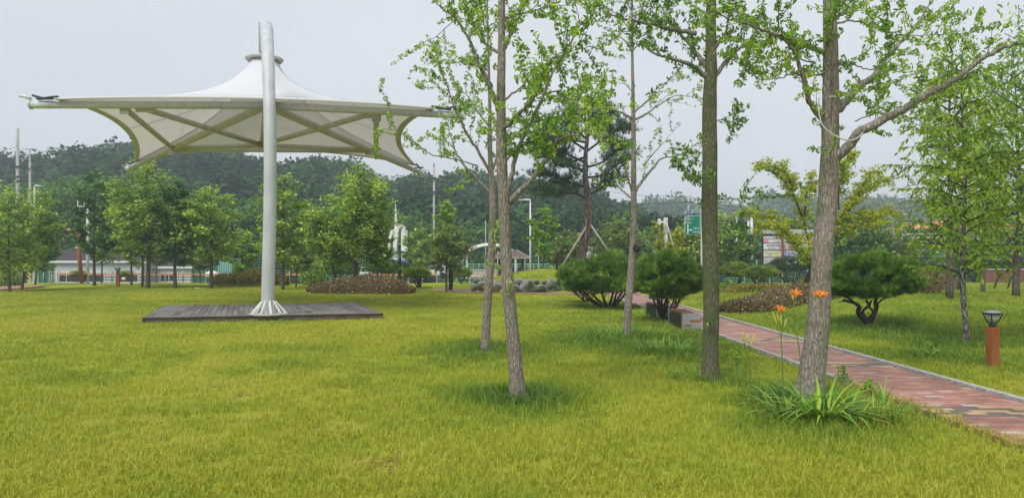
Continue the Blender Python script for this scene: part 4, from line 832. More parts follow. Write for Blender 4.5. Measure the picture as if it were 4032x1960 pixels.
# ------------------------------------------------------------------ trees of the park
def growtree(label, base, cx, top, bot, hw, tw, leaf, name='young_tree', bark='bark_mid', n=2600, size=.13, group='young trees planted on the lawn', tmpl=T_LEAF, nl=22, flat=.35, rise=.45, prof='oval', trunktop=None, lean=0, sig=1.0, cat='tree'):
    Y = base.y; k = Y / F; r = thing(name, label, cat, base, group)
    ctop = Vector(((cx - CX) * k, Y, EYE + (HZ - top) * k)); zb = EYE + (HZ - bot) * k; rad = hw * k; H = ctop.z - base.z
    q = lerp_pts([base + Vector((0, 0, -.1)), base.lerp(ctop, .3) + Vector((uni(-.05, .05) * H * .3 + lean, 0, 0)), base.lerp(ctop, .62) + Vector((uni(-.04, .04) * H * .3, uni(-.1, .1), 0)), ctop - Vector((0, 0, .12 * (ctop.z - zb)))], 22)
    r0 = tw / 2 * k; m = MB(); m.tube(q, [max(.008, r0 * (1.15 - 1.1 * (i / 21) ** .8)) for i in range(22)], 9, wob=.1)
    ends = []; wts = []
    for s in range(nl):
        f = (s + uni(0, .8)) / nl; z = zb + (ctop.z - zb) * f * .96; a = s * 2.4 + uni(-.4, .4)
        if prof == 'oval': pr = math.sin(min(1, (f * .86 + .14)) * math.pi) ** .7
        elif prof == 'cone': pr = (1 - f) ** .8 * 1.05 + .06
        else: pr = .45 + .75 * f * (1.1 - f * .8)
        i = min(range(22), key=lambda j: abs(q[j].z - (z - rise * rad * pr * .9))); p0 = q[i]; L = rad * pr * uni(.75, 1.12)
        e = Vector((q[-1].x * f + p0.x * (1 - f) + math.cos(a) * L, Y + math.sin(a) * L, z)); md = p0.lerp(e, .5) + Vector((0, 0, -.04 * L)); lm = lerp_pts([p0, md, e], 8)
        m.tube(lm, [max(.005, r0 * .38 * (1 - .85 * j / 7)) for j in range(8)], 5, cap=False); ends.append(lm); wts.append(L)
        for t in twigs(lm, max(.25, rad * .22), rad * .2, rad * .4, .2, .35): m.tube(t, .006, 3, cap=False); ends.append(t); wts.append(L * .45)
    m.build('trunk', M[bark], r, smooth=True)
    wts = np.array(wts); wts = wts / wts.sum(); C = []
    for lm, w_ in zip(ends, wts):
        c = max(3, int(n * w_)); L = np.array([list(v) for v in lm]); t = (.35 + .68 * R.random(c) ** .8) * (len(L) - 1); t = np.clip(t, 0, len(L) - 1.001); i = t.astype(int); f = (t - i)[:, None]; C.append(L[i] * (1 - f) + L[i + 1] * f + R.normal(0, 1, (c, 3)) * np.array([.13, .13, .13 * flat + .02]) * rad * sig)
    C = np.concatenate(C); nn = len(C); tip = R.normal(0, .7, (nn, 3)); tip[:, 2] -= .15
    cl = np.array([noise.noise(Vector(c) * (1.2 / max(.6, rad)) * 1.6) for c in C]); col = np.clip(R.normal(.47, .19, nn) + cl * .55, 0, 1)
    if flat < .5:   # leaves lie fairly level, in layers
        a = np.stack([R.normal(0, 1, nn), R.normal(0, 1, nn), R.normal(-.15, .35, nn)], 1); a /= np.linalg.norm(a, axis=1)[:, None]; up = R.normal(0, .45, (nn, 3)) + np.array([0, 0, 1.]); b = np.cross(a, up); b /= np.linalg.norm(b, axis=1)[:, None]; fr = (a, b, np.cross(a, b))
    else: fr = None
    put(leafcloud('crown', C, tip, size * (.7 + .6 * R.random(nn)), tmpl, M[leaf], .4, col, fr), r); return r
def GB(px, py): return G(px, py)
T = [ # base px,py | crown cx, top, bottom, half width | trunk px | leaf | n | label
 (39, 1148, 30, 715, 1062, 110, 11, 'green', 6000, 'round crowned young tree nearest the left edge, beside the red paved path'),
 (85, 1139, 150, 735, 1052, 95, 10, 'green', 6000, 'young tree right of the one at the left edge, its trunk leaning left'),
 (137, 1121, 180, 770, 1060, 65, 8, 'dkgreen', 3000, 'darker young tree behind, left of the leaning rust brown pole'),
 (170, 1112, 205, 830, 1050, 45, 6, 'green', 2000, 'slim young tree just left of the white building'),
 (372, 1124, 380, 655, 1010, 85, 12, 'dkgreen', 5000, 'dark crowned tree right of the leaning rust brown pole'),
 (400, 1103, 420, 800, 1030, 60, 8, 'green', 2500, 'small tree in front of the white building, beside the left bollard lamp'),
 (518, 1124, 510, 800, 1035, 65, 9, 'green', 2800, 'small tree right of the left bollard lamp'),
 (560, 1130, 545, 740, 1010, 70, 11, 'dkgreen', 3200, 'young tree close left of the tallest of the left group'),
 (582, 1134, 578, 612, 985, 128, 17, 'green', 9000, 'tallest broad tree of the left group, thick straight trunk'),
 (615, 1106, 620, 860, 1040, 50, 7, 'olive', 1800, 'slim tree in front of the lower white building'),
 (690, 1134, 698, 690, 1030, 72, 14, 'dkgreen', 5200, 'very dark narrow tree between the two broad left trees'),
 (790, 1109, 785, 890, 1050, 50, 8, 'olive', 1800, 'small olive tree in front of the green gate panels'),
 (762, 1113, 745, 880, 1050, 42, 6, 'olive', 1500, 'thin olive tree left of the broad tree by the yellow hedge'),
 (829, 1135, 826, 722, 1010, 100, 15, 'green', 6500, 'broad layered tree left of the yellow brown hedge'),
 (953, 1122, 952, 890, 1068, 55, 6, 'ltgreen', 2200, 'small bright green sapling in front of the yellow brown hedge'),
 (1113, 1141, 1118, 670, 1030, 92, 14, 'green', 6500, 'tall tree immediately right of the canopy mast'),
 (1146, 1116, 1150, 850, 1060, 55, 6, 'olive', 1900, 'slim olive tree right of the mast, second from it'),
 (1165, 1132, 1185, 900, 1060, 50, 6, 'olive', 1700, 'thin pale stemmed sapling right of the mast'),
 (1335, 1147, 1262, 800, 1025, 88, 12, 'green', 5000, 'tree rising from the left half of the brown shrub bed'),
 (1397, 1148, 1420, 645, 1010, 142, 18, 'green', 11500, 'broadest bright tree, rising from the brown shrub bed below the canopy corner'),
 (1500, 1147, 1500, 870, 1050, 52, 6, 'ltgreen', 2000, 'slender sapling in front of the right half of the brown shrub bed'),
 (1652, 1106, 1655, 890, 1055, 62, 7, 'green', 2600, 'small layered tree behind the mushroom shaped shrub'),
 (1758, 1149, 1768, 880, 1050, 78, 10, 'olive', 3600, 'multi stemmed pale barked tree left of the rock edging'),
 (1758, 1112, 1755, 785, 900, 34, 6, 'ltgreen', 1400, 'slim upright tree behind the multi stemmed one'),
 (2140, 1062, 2142, 808, 1000, 52, 7, 'ltgreen', 2400, 'slim yellow green tree right of the tall street lamp'),
 (2190, 1058, 2235, 905, 1030, 75, 8, 'olive', 2600, 'low olive tree behind the pine mound'),
 (2420, 1070, 2440, 850, 1050, 100, 10, 'olive', 4200, 'olive tree behind the thin dark ginkgo'),
 (2800, 1085, 2800, 820, 1050, 120, 10, 'green', 5200, 'green tree behind the mossy ginkgo trunk'),
 (2915, 1080, 2912, 860, 1050, 60, 9, 'dkgreen', 2800, 'tree left of the banner board, hiding the twin grey pipes'),
 (3360, 1085, 3345, 840, 1040, 120, 10, 'dkgreen', 5200, 'dark tree right of the banner board'),
 (3500, 1090, 3500, 890, 1050, 110, 10, 'olive', 4200, 'olive tree in front of the white rail, right of the banner board'),
 (2690, 1085, 2690, 900, 1060, 70, 8, 'olive', 2600, 'low tree under the green road sign'),
]
for (bx, by, cx, tp, bt, hw, tw, lf, n, lb) in T:
    if bx > 2100: base = P(bx, by + 20, 50 if bx != 2140 else 46); base.z = float(gz(base.x, base.y))
    else: base = GB(bx, by)
    growtree(lb, base, cx, tp, bt, hw, tw, lf, n=int(n * .85), size=.15 * base.y / 38, nl=max(12, int(hw / 3.6)), rise=.5, sig=.95)

# pine on the mound
pb = P(2296, 1040, 40); pb.z = float(gz(pb.x, pb.y)); Yp = pb.y
root = thing('pine_tree', 'tall red pine with a dark twisted trunk and open layered crown on the mound', 'tree', pb)
m = MB(); tr = [P(2296, 1050, Yp), P(2292, 1000, Yp), P(2306, 920, Yp), P(2320, 860, Yp), P(2316, 790, Yp), P(2306, 700, Yp), P(2305, 620, Yp), P(2312, 540, Yp), P(2305, 470, Yp), P(2300, 430, Yp)]
tq = lerp_pts(tr, 40); m.tube(tq, ilerp([.27, .25, .24, .225, .19, .15, .125, .10, .06, .02], 40), 14, wob=.15); m.build('trunk', M['bark_pine'], root, smooth=True)
PL = [([(2322, 790), (2260, 760), (2190, 765), (2110, 745)], 0), ([(2318, 740), (2250, 720), (2180, 690), (2110, 680)], .8), ([(2306, 700), (2370, 690), (2440, 640), (2480, 600)], -.6), ([(2310, 770), (2380, 735), (2430, 690)], .8), ([(2305, 640), (2240, 610), (2170, 560), (2120, 560)], -.8),
      ([(2306, 600), (2360, 560), (2420, 520), (2470, 500)], .7), ([(2306, 590), (2260, 560), (2200, 520), (2150, 500)], .9), ([(2310, 550), (2260, 500), (2230, 470)], -.6), ([(2310, 540), (2350, 490), (2400, 450)], -.8), ([(2306, 480), (2280, 450), (2260, 430)], .5), ([(2306, 480), (2350, 440), (2380, 425)], .4),
      ([(2306, 660), (2370, 640), (2420, 600), (2450, 570)], 1.4), ([(2300, 620), (2230, 640), (2150, 620), (2090, 600)], 1.2), ([(2305, 670), (2260, 660), (2200, 650)], -1.4), ([(2306, 530), (2330, 500), (2400, 500)], 1.3), ([(2306, 560), (2250, 555), (2150, 570)], -1.4)]
m = MB(); tw_ = []
for pts, dy in PL:
    q = lerp_pts([P(a, b, Yp + dy * i / (len(pts) - 1)) for i, (a, b) in enumerate(pts)], 12); m.tube(q, ilerp([.07, .02], 12), 7, wob=.2)
    t = twigs(q, .26, .4, 1.0, .35, .3); tw_ += t
    for s in t: m.tube(s, .014, 4, cap=False)
m.build('limbs', M['bark_dark'], root, smooth=True)
C, D = along(tw_, .06); C = np.repeat(C, 4, 0); D = np.repeat(D, 4, 0); C += R.normal(0, 1, C.shape) * np.array([.22, .22, .08]); cl = np.array([noise.noise(Vector(c) * .9) for c in C])
needles('crown', C, D * .5 + np.array([0, 0, .8]), .26 * (.7 + .6 * R.random(len(C))), 'pine', root, np.clip(R.normal(.45, .22, len(C)) + cl * .4, 0, 1), .5)
for a, b, lb, dy in (((2208, 1056), (2308, 893), 'left slanting wooden prop leaning against the tall pine', -1.2), ((2400, 995), (2326, 885), 'right slanting wooden prop leaning against the tall pine', -.8)):
    p0, p1 = P(*a, Yp + dy), P(*b, Yp - .15); m = MB(); m.tube([p0, p1], .055, 8); tag(m.build('tree_prop', M['stakewood'], loc=p0, smooth=True), lb, 'tree prop', 'props holding the tall pine')

# palm stumps and palms
def palm(px, by, ty, w, label, fronds):
    b = G(px, by); k = b.y / F; r = thing('palm_tree' if fronds else 'palm_stump', label, 'palm', b, 'windmill palms in the park'); m = MB(); top = P(px, ty, b.y); n = 14
    q = [b.lerp(top, i / (n - 1)) for i in range(n)]; m.tube(q, [w / 2 * k * (1 + (.12 if i % 2 else -.06)) for i in range(n)], 10, wob=.3); m.build('trunk', M['bark_dark'], r)
    if fronds:
        C, A_, B_ = [], [], []
        for s in range(fronds):
            a = s * 2.4; d = Vector((math.cos(a), math.sin(a), uni(-.1, .9))).normalized(); e = top + d * .55
            side = d.cross(Vector((0, 0, 1))).normalized()
            for j in range(16):
                t = (j / 15 - .5) * 2.6; C.append(e); v = d * math.cos(t) + side * math.sin(t) + Vector((0, 0, -.25)); A_.append(v)
        put(leafcloud('fronds', np.array([list(c) for c in C]), np.array([list(v) for v in A_]), .5, ([(-.05, 0, 0), (.05, 0, 0), (.04, .6, 0), (0, 1, -.05), (-.04, .6, 0)], [(0, 1, 2, 3, 4)]), M['dkgreen'], .03), r)
palm(1775, 1143, 1048, 17, 'thick dark leafless palm stump beside the multi stemmed tree', 0)
palm(1651, 1130, 1045, 13, 'dark palm stump standing in the mushroom shaped shrub', 0)
palm(1574, 1100, 1010, 12, 'small palm with fan leaves in front of the white folded sculpture', 12)
palm(2192, 1062, 985, 11, 'small palm with drooping dry fronds left of the tall pine', 9)

# yellow green maple
mb_ = G(3190, 1085); mb_ = Vector((P(3160, 1085, 32).x, 32, 0)); mb_.z = float(gz(mb_.x, mb_.y))
root = thing('maple_tree', 'yellow green maple with sweeping layered branches behind the thickest ginkgo', 'tree', mb_)
def L5(*pts): return [(2800 + x / 1.789, 600 + y / 1.789) for x, y in pts]
ML = [(L5((715, 860), (700, 790), (650, 700), (570, 620), (500, 540), (420, 500), (330, 540)), 9), (L5((700, 800), (690, 650), (655, 500), (640, 420)), 9), (L5((640, 450), (590, 330), (530, 220), (430, 130), (340, 95)), 8), (L5((660, 440), (670, 300), (700, 170)), 7), (L5((700, 820), (640, 740), (560, 600)), 5), (L5((600, 350), (570, 260), (540, 180), (500, 100)), 5),
      (L5((730, 830), (820, 560), (900, 470), (1000, 370), (1060, 250), (1140, 130)), 12), (L5((930, 430), (1000, 330), (1120, 230), (1240, 200)), 7), (L5((880, 520), (1000, 450), (1150, 440), (1300, 425)), 8), (L5((900, 430), (900, 260), (950, 120), (1000, 20)), 7), (L5((700, 760), (600, 620), (480, 500), (370, 440), (210, 430)), 6), (L5((850, 620), (950, 560), (1080, 500), (1200, 480)), 6), (L5((880, 300), (930, 150), (900, 60)), 5)]
m = MB(); tw_ = []; m.tube([mb_ + Vector((0, 0, -.1)), P(3200, 1050, 32), P(3205, 1000, 32)], [.13, .11, .09], 9)
for i, (pts, w) in enumerate(ML):
    dy = (-1, .8, -.6, 1.1, .5, -.9)[i % 6]; q = lerp_pts([P(a, b, 32 + dy * j / len(pts)) for j, (a, b) in enumerate(pts)], 16); m.tube(q, ilerp([w / F * 32 / 2, .012], 16), 6); tw_ += twigs(q, .12, .18, .55, .1, .2)
for s in tw_: m.tube(s, .007, 3, cap=False)
m.build('trunk', M['bark_dark'], root, smooth=True); C, D = along(tw_, .05); C = np.repeat(C, 6, 0); D = np.repeat(D, 6, 0); n_ = len(C); C += R.normal(0, 1, C.shape) * np.array([.11, .11, .05]); a = np.stack([R.normal(0, 1, n_), R.normal(0, 1, n_), R.normal(-.3, .4, n_)], 1)
put(leafcloud('crown', C, a, .095 * (.7 + .6 * R.random(n_)), T_LEAF, M['yellow'], .2, np.clip(R.normal(.40, .22, n_), 0, 1)), root)

# yellow conifer with white wrapped props
root = growtree('yellow tipped conifer between white wrapped props, above the rounded shrubs', Vector((P(2640, 1080, 42).x, 42, 0)), 2668, 895, 1025, 36, 6, 'yellow', n=2300, size=.14, group=None, name='conifer', flat=.3, prof='cone', nl=16, sig=1.3)
growtree('small yellow green shrub growing round the left white wrapped prop', Vector((P(2600, 1080, 41.5).x, 41.5, 0)), 2588, 865, 985, 24, 4, 'yellow', n=900, size=.13, group=None, name='shrub', flat=.3, nl=10, sig=1.3, cat='shrub')
m = MB(); a, b = P(2597, 862, 41.8), P(2568, 1080, 41.8); b.z = 0; m.tube([b, a], [.11, .10], 10); m.tube([P(2621, 1080, 41.8) * 1, P(2621, 858, 41.8)], .12, 10); m.tube([P(2594, 875, 41.8), P(2622, 876, 41.8)], .07, 8)
m.tube([P(2622, 865, 41.8), P(2660, 1000, 41)], .03, 6); tag(m.build('prop_frame', surf('white_wrapping', (.42, .40, .36), (.75, .74, .72), 6, (1, 1, 1), .8), loc=b, smooth=True), 'H shaped white wrapped post frame holding the yellow conifer', 'tree support')

# right hand side trees
gr = GB(3802, 1354)
root = thing('zelkova_tree', 'yellow green tree with hanging leaves and lichen spotted trunk by the right bollard lamp', 'tree', gr); Yg = gr.y; m = MB()
tq = lerp_pts([gr + Vector((0, 0, -.1)), P(3806, 1300, Yg), P(3795, 1200, Yg), P(3790, 1080, Yg), P(3795, 900, Yg), P(3800, 700, Yg), P(3790, 500, Yg), P(3785, 330, Yg), P(3790, 200, Yg)], 36); m.tube(tq, ilerp([.066, .05, .048, .045, .036, .028, .02, .013, .006], 36), 12, wob=.15)
m.build('trunk', M['bark_spot'], root, smooth=True); m = MB(); tw_ = []
for i in range(46):
    f = i / 46; py = 1080 - f * 800 + uni(-10, 10); k = min(range(36), key=lambda j: abs(tq[j].z - (EYE + (HZ - py) * Yg / F))); p0 = tq[k]; a = i * 2.4 + uni(-.3, .3); L = (1.0 + .35 * math.sin(f * 3.1)) * (1 - .62 * f ** 1.5) * uni(.7, 1.1); e = p0 + Vector((math.cos(a) * L, math.sin(a) * L, .25 * L)); q = lerp_pts([p0, p0.lerp(e, .5) + Vector((0, 0, .08)), e], 8); m.tube(q, ilerp([.014, .004], 8), 5, cap=False)
    tw_ += twigs(q, .13, .2, .5, .05, .2, droop=.06) + [q]
for s in tw_: m.tube(s, .004, 3, cap=False)
m.build('branches', M['bark_dark'], root, smooth=True); C, D = along(tw_, .033); C = np.repeat(C, 1, 0); n_ = len(C); a = D * .6 + np.array([0, 0, -.55])
put(leafcloud('crown', C, a, .10 * (.7 + .6 * R.random(n_)), T_LONG, M['keaki'], .3, np.clip(R.normal(.42, .2, n_) + np.array([noise.noise(Vector(c) * 1.5) for c in C]) * .5, 0, 1)), root)
for (bx, by, cx, tp, bt, hw, tw, Y, lf, lb) in ((3740, 1174, 3750, 60, 900, 105, 27, None, 'ginkgo', 'tall slim ginkgo rising behind the lichen spotted tree'), (4000, 1150, 3990, 120, 980, 120, 26, 24, 'ginkgo', 'tall dark trunked ginkgo at the right edge'), (3868, 1150, 3880, 420, 1000, 80, 16, 30, 'ginkgo', 'ginkgo between the two tall right hand trunks')):
    base = GB(bx, by) if Y is None else Vector((P(bx, by, Y).x, Y, float(gz(P(bx, by, Y).x, Y))))
    growtree(lb, base, cx, tp, bt, hw, tw, lf, n=3600, size=.115 * base.y / 26, nl=60, rise=.9, prof='oval', sig=1.0, flat=.8, name='ginkgo_tree', group=None)
# leafy branch hanging in from the upper right
b0 = P(4120, 1100, 12); b0.z = 0
growtree('ginkgo just outside the right edge, its leaves hanging into the upper corner', Vector((P(4420, 1350, 12).x, 12, 0)), 4380, -250, 620, 400, 60, 'ginkgo', n=9000, size=.055, nl=50, tmpl=T_GINKGO, rise=.7, flat=.8, name='ginkgo_tree', group=None)

# ------------------------------------------------------------------ woods on the hills
def crowns(nq, flat=.8):
    d = R.normal(0, 1, (nq, 3)); d /= np.linalg.norm(d, axis=1)[:, None]; d[:, 2] = np.abs(d[:, 2]) * flat * 1.1 - .25 * (R.random(nq) < .3)
    lob = np.array([noise.noise(Vector(v) * 2.4 + Vector((nq, 0, 0))) for v in d]); return d * (1 + .32 * lob - .22 * R.random(nq) ** 2)[:, None]
def ridge(tab, u): return np.interp(u, [a for a, b in tab], [b for a, b in tab])
R1 = [(-700, 640), (0, 592), (80, 618), (200, 587), (390, 556), (520, 548), (700, 560), (900, 575), (1150, 595), (1250, 600), (1350, 610), (1480, 657), (1560, 688), (1640, 668), (1700, 652), (1880, 652), (2030, 673), (2270, 690), (2420, 760), (2520, 812), (2620, 880), (2800, 990), (4800, 1010)]
R2 = [(1800, 900), (2350, 850), (2450, 795), (2530, 782), (2640, 745), (2740, 782), (2900, 782), (3050, 745), (3200, 767), (3440, 752), (3680, 767), (4032, 782), (4800, 800)]
def hillz(X, Y, tab, ya, yr, th):
    u = CX + F * X / np.maximum(Y, 1); zr = EYE + (HZ - ridge(tab, u)) / F * yr - th
    return -1.45 + np.maximum(zr + 1.45, 0) * (.12 * sstep(ya - 10, ya + 5, Y) + .88 * sstep(ya, yr, Y)) * (1 - .5 * sstep(yr, yr * 1.5, Y))
def hill(name, tab, ya, yr, th, x0, x1, mat):
    xs = np.linspace(x0, x1, 130); ys = np.linspace(ya - 12, yr * 1.5, 60); X, Y = np.meshgrid(xs, ys); Z = hillz(X, Y, tab, ya, yr, th); Z[0] = -1.6
    V = np.stack([X, Y, Z], -1).reshape(-1, 3); i = (np.arange(129)[None] + 130 * np.arange(59)[:, None]).ravel()
    tag(raw(name, V, np.stack([i, i + 1, i + 131, i + 130], 1), mat, True), None, kind='structure')
hm = surf('hill_floor', (.012, .03, .012), (.03, .055, .02), .5, rough=.95)
hill('near_hill', R1, 98, 190, 10.5, -190, 190, hm); hill('far_hill', R2, 235, 340, 12, -40, 420, hm)
def woods(name, label, tab, ya, yr, th, rows, spacing, x0, x1, rad, nq, qs, mat, umin, umax):
    CC = []; tmp = [crowns(nq) for _ in range(8)]
    y = ya - 4
    while y < yr + 6:
        x = x0 + uni(0, spacing)
        while x < x1:
            xx, yy = x + uni(-.35, .35) * spacing, y + uni(-.35, .35) * spacing; u = CX + F * xx / yy
            if umin < u < umax: CC.append((xx, yy))
            x += spacing
        y += spacing * rows
    CC = np.array(CC); z = hillz(CC[:, 0], CC[:, 1], tab, ya, yr, th); ok = z > -1.3; CC, z = CC[ok], z[ok]; Vs, As, cs, ss = [], [], [], []
    for (x, y), zz in zip(CC, z):
        r = rad * uni(.7, 1.25); T_ = random.choice(tmp); a = uni(0, 6.28); ca, sa = math.cos(a), math.sin(a); Q = T_ @ np.array([[ca, sa, 0], [-sa, ca, 0], [0, 0, uni(.9, 1.35)]]) * r
        Vs.append(Q + np.array([x, y, zz + r * .55 + 1.5])); As.append(Q); cs.append(np.clip(R.normal(.42, .13, nq) + uni(-.32, .32), 0, 1)); ss.append(np.full(nq, qs * (.7 + .5 * random.random())))
    C = np.concatenate(Vs); n = len(C); a = R.normal(0, 1, (n, 3)); a[:, 2] *= .5
    up = np.concatenate(As) / rad * 1.0 + np.array([0, 0, .25]) + R.normal(0, .22, (n, 3)); a /= np.linalg.norm(a, axis=1)[:, None]; b = np.cross(a, up); b /= np.linalg.norm(b, axis=1)[:, None]
    o = leafcloud(name, C, None, np.concatenate(ss) * (.6 + .8 * R.random(n)), T_LEAF, mat, .3, np.concatenate(cs), (a, b, np.cross(a, b))); tag(o, label, 'woods', kind='stuff'); print(name, len(CC), n)
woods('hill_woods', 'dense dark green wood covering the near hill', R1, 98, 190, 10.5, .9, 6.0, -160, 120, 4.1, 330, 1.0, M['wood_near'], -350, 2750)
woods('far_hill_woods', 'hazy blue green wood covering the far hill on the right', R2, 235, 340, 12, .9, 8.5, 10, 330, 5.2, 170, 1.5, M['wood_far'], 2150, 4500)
def belt(name, label, lo, hi, y0, y1, mat, top, rad, n):
    Vs, cs, As = [], [], []
    nq = 420
    tmp = [crowns(nq, 1.0) for _ in range(6)]
    for k in range(n):
        yy = uni(y0, y1); u = lo + (hi - lo) * (k + uni(0, 1)) / n; x = (u - CX) / F * yy; zt = EYE + (HZ - top(u) + uni(-25, 18)) / F * yy; r = rad * uni(.7, 1.2)
        z = -1.4
        while z < zt:
            T_ = random.choice(tmp); a = uni(0, 6.28); ca, sa = math.cos(a), math.sin(a); Q = T_ @ np.array([[ca, sa, 0], [-sa, ca, 0], [0, 0, 1]]) * r
            Vs.append(Q + np.array([x + uni(-.6, .6), yy + uni(-.6, .6), min(z, zt - r * .7)])); As.append(Q); cs.append(np.clip(R.normal(.42, .17, nq) + uni(-.2, .2), 0, 1)); z += r * 1.5
    C = np.concatenate(Vs); m_ = len(C); a = R.normal(0, 1, (m_, 3)); a[:, 2] *= .5; a /= np.linalg.norm(a, axis=1)[:, None]; up = np.concatenate(As) / rad * .6 + np.array([0, 0, .5]) + R.normal(0, .4, (m_, 3)); b = np.cross(a, up); b /= np.linalg.norm(b, axis=1)[:, None]
    o = leafcloud(name, C, None, .36 * (.6 + .8 * R.random(m_)), T_LEAF, mat, .3, np.concatenate(cs), (a, b, np.cross(a, b))); tag(o, label, 'thicket', kind='stuff')
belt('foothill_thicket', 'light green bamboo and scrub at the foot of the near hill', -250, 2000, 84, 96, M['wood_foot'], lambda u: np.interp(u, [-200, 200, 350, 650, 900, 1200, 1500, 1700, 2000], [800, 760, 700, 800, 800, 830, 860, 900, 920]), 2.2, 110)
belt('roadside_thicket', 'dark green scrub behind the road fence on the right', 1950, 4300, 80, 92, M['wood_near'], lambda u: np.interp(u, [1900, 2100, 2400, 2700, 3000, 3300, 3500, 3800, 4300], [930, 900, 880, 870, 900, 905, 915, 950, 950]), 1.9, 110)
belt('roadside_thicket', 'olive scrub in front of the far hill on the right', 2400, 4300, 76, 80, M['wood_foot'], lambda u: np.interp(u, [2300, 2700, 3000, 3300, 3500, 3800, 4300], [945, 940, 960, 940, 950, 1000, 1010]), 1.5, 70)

# ------------------------------------------------------------------ roadside: buildings, fences, poles, signs
def boxm(mb, x0, x1, y0, y1, Y, d): # axis aligned box whose front face fills a pixel rectangle at depth Y
    a, b = P(x0, y1, Y), P(x1, y0, Y); mb.box(((a.x + b.x) / 2, Y + d / 2, (a.z + b.z) / 2), (b.x - a.x, d, b.z - a.z))
def house(x0, x1, eave, rtop, r0, r1, Y, d, wins, label):
    a = P(x0, eave, Y); b = P(x1, eave, Y); r = thing('siding_building', label, 'building', ((a.x + b.x) / 2, Y + d / 2, -1.4), 'white clapboard buildings along the road')
    m = MB(); m.box(((a.x + b.x) / 2, Y + d / 2, (a.z - 1.4) / 2), (b.x - a.x, d, a.z + 1.4)); m.build('wall', M['siding'], r)
    m = MB(); m.box(((a.x + b.x) / 2, Y - .25, a.z + .07), (b.x - a.x + .8, .12, .22)); m.build('eaves_board', M['white'], r)
    zt = P(0, rtop, Y + d / 2).z; q0, q1 = P(r0, rtop, Y + d / 2).x, P(r1, rtop, Y + d / 2).x; e = .4; z = a.z + .18
    m = MB(); m.add([(a.x - e, Y - .3, z), (b.x + e, Y - .3, z), (b.x + e, Y + d + .3, z), (a.x - e, Y + d + .3, z), (q0, Y + d / 2, zt), (q1, Y + d / 2, zt)], [(0, 1, 5, 4), (1, 2, 5), (2, 3, 4, 5), (3, 0, 4), (3, 2, 1, 0)]); m.build('roof', M['roofdark'], r)
    for (w0, w1, wt) in wins:
        A_, B_ = P(w0, wt, Y), P(w1, wt, Y); m = MB(); zc = (A_.z - .75) / 2 + 0; h = A_.z + .75
        for (cx, cz, sx, sz) in (((A_.x + B_.x) / 2, A_.z, B_.x - A_.x + .16, .1), ((A_.x + B_.x) / 2, -.75, B_.x - A_.x + .16, .1), (A_.x, zc, .1, h), (B_.x, zc, .1, h), ((A_.x + B_.x) / 2, zc, .07, h)): m.box((cx, Y - .04, cz), (sx, .08, sz))
        f = m.build('window', M['white'], r); m = MB(); m.box(((A_.x + B_.x) / 2, Y - .01, zc), (B_.x - A_.x, .03, h - .06)); m.build('pane', M['glass'], f)
house(215, 565, 1033, 982, 235, 480, 75, 7, ((225, 300, 1073), (337, 412, 1073), (475, 545, 1073)), 'long white clapboard building with a dark shingle roof at the left, behind the orange rail')
house(592, 752, 1055, 1038, 620, 750, 77, 5, ((632, 700, 1074),), 'lower white clapboard building right of the long one')
# green gate panels and container
for x0, x1, y0, Y, lb in ((150, 195, 1050, 72, 'dark green sheet gate left of the white building'), (760, 860, 1045, 73, 'green sheet fence panel right of the white buildings')):
    m = MB(); boxm(m, x0, x1, y0, 1125, Y, .05)
    r = thing('sheet_fence', lb, 'fence', P((x0 + x1) / 2, 1125, Y)); m.build('panel', M['dgreensheet'], r)
    for x in (x0, (x0 + x1) / 2, x1):
        m = MB(); m.tube([P(x, 1128, Y - .06), P(x, y0 - 6, Y - .06)], .06, 8); m.build('post', M['ltgreenpost'], r)
m = MB(); boxm(m, 862, 912, 1022, 1110, 74, 2.4); r = thing('container', 'pale green corrugated container behind the dark hedge', 'container', P(887, 1110, 75)); m.build('body', stripemat('corrugated_green', 'X', .22, (.14, .30, .25), (.25, .45, .38), .5), r)
m = MB()
boxm(m, 862, 912, 1018, 1022, 73.9, 2.6); m.build('roof', M['ltgreenpost'], r)
# wall, gateposts, hazard board at far left
m = MB(); boxm(m, 62, 78, 1046, 1125, 58, .4); boxm(m, 108, 122, 1046, 1120, 58.2, .35); boxm(m, 124, 136, 1044, 1122, 58, .35); tag(m.build('gate_pillar', M['grey'], loc=P(80, 1125, 58)), 'pale concrete gate pillars at the far left behind the trees', 'gate pillars')
m = MB(); boxm(m, 108, 122, 1066, 1100, 58 - .1, .04); tag(m.build('hazard_board', M['haz'], loc=P(115, 1100, 58)), 'yellow and black striped board on the pale gate pillar', 'hazard board')
def pickets(x0, x1, Y, top, label, n, grp=None):
    r = thing('railing', label, 'railing', P((x0 + x1) / 2, 1110, Y), grp); m = MB()
    for y in (top, top + 12, top + 24): m.tube([P(x0, y, Y), P(x1, y, Y)], .03, 6)
    m.build('rails', M['grey'], r)
    for i in range(n):
        x = x0 + (x1 - x0) * i / (n - 1); m = MB(); m.tube([P(x, 1122, Y), P(x, top - 3, Y)], .045, 6); m.build('post', M['grey'], r)
pickets(136, 214, 74, 1070, 'pale picket railing just left of the white building', 9)
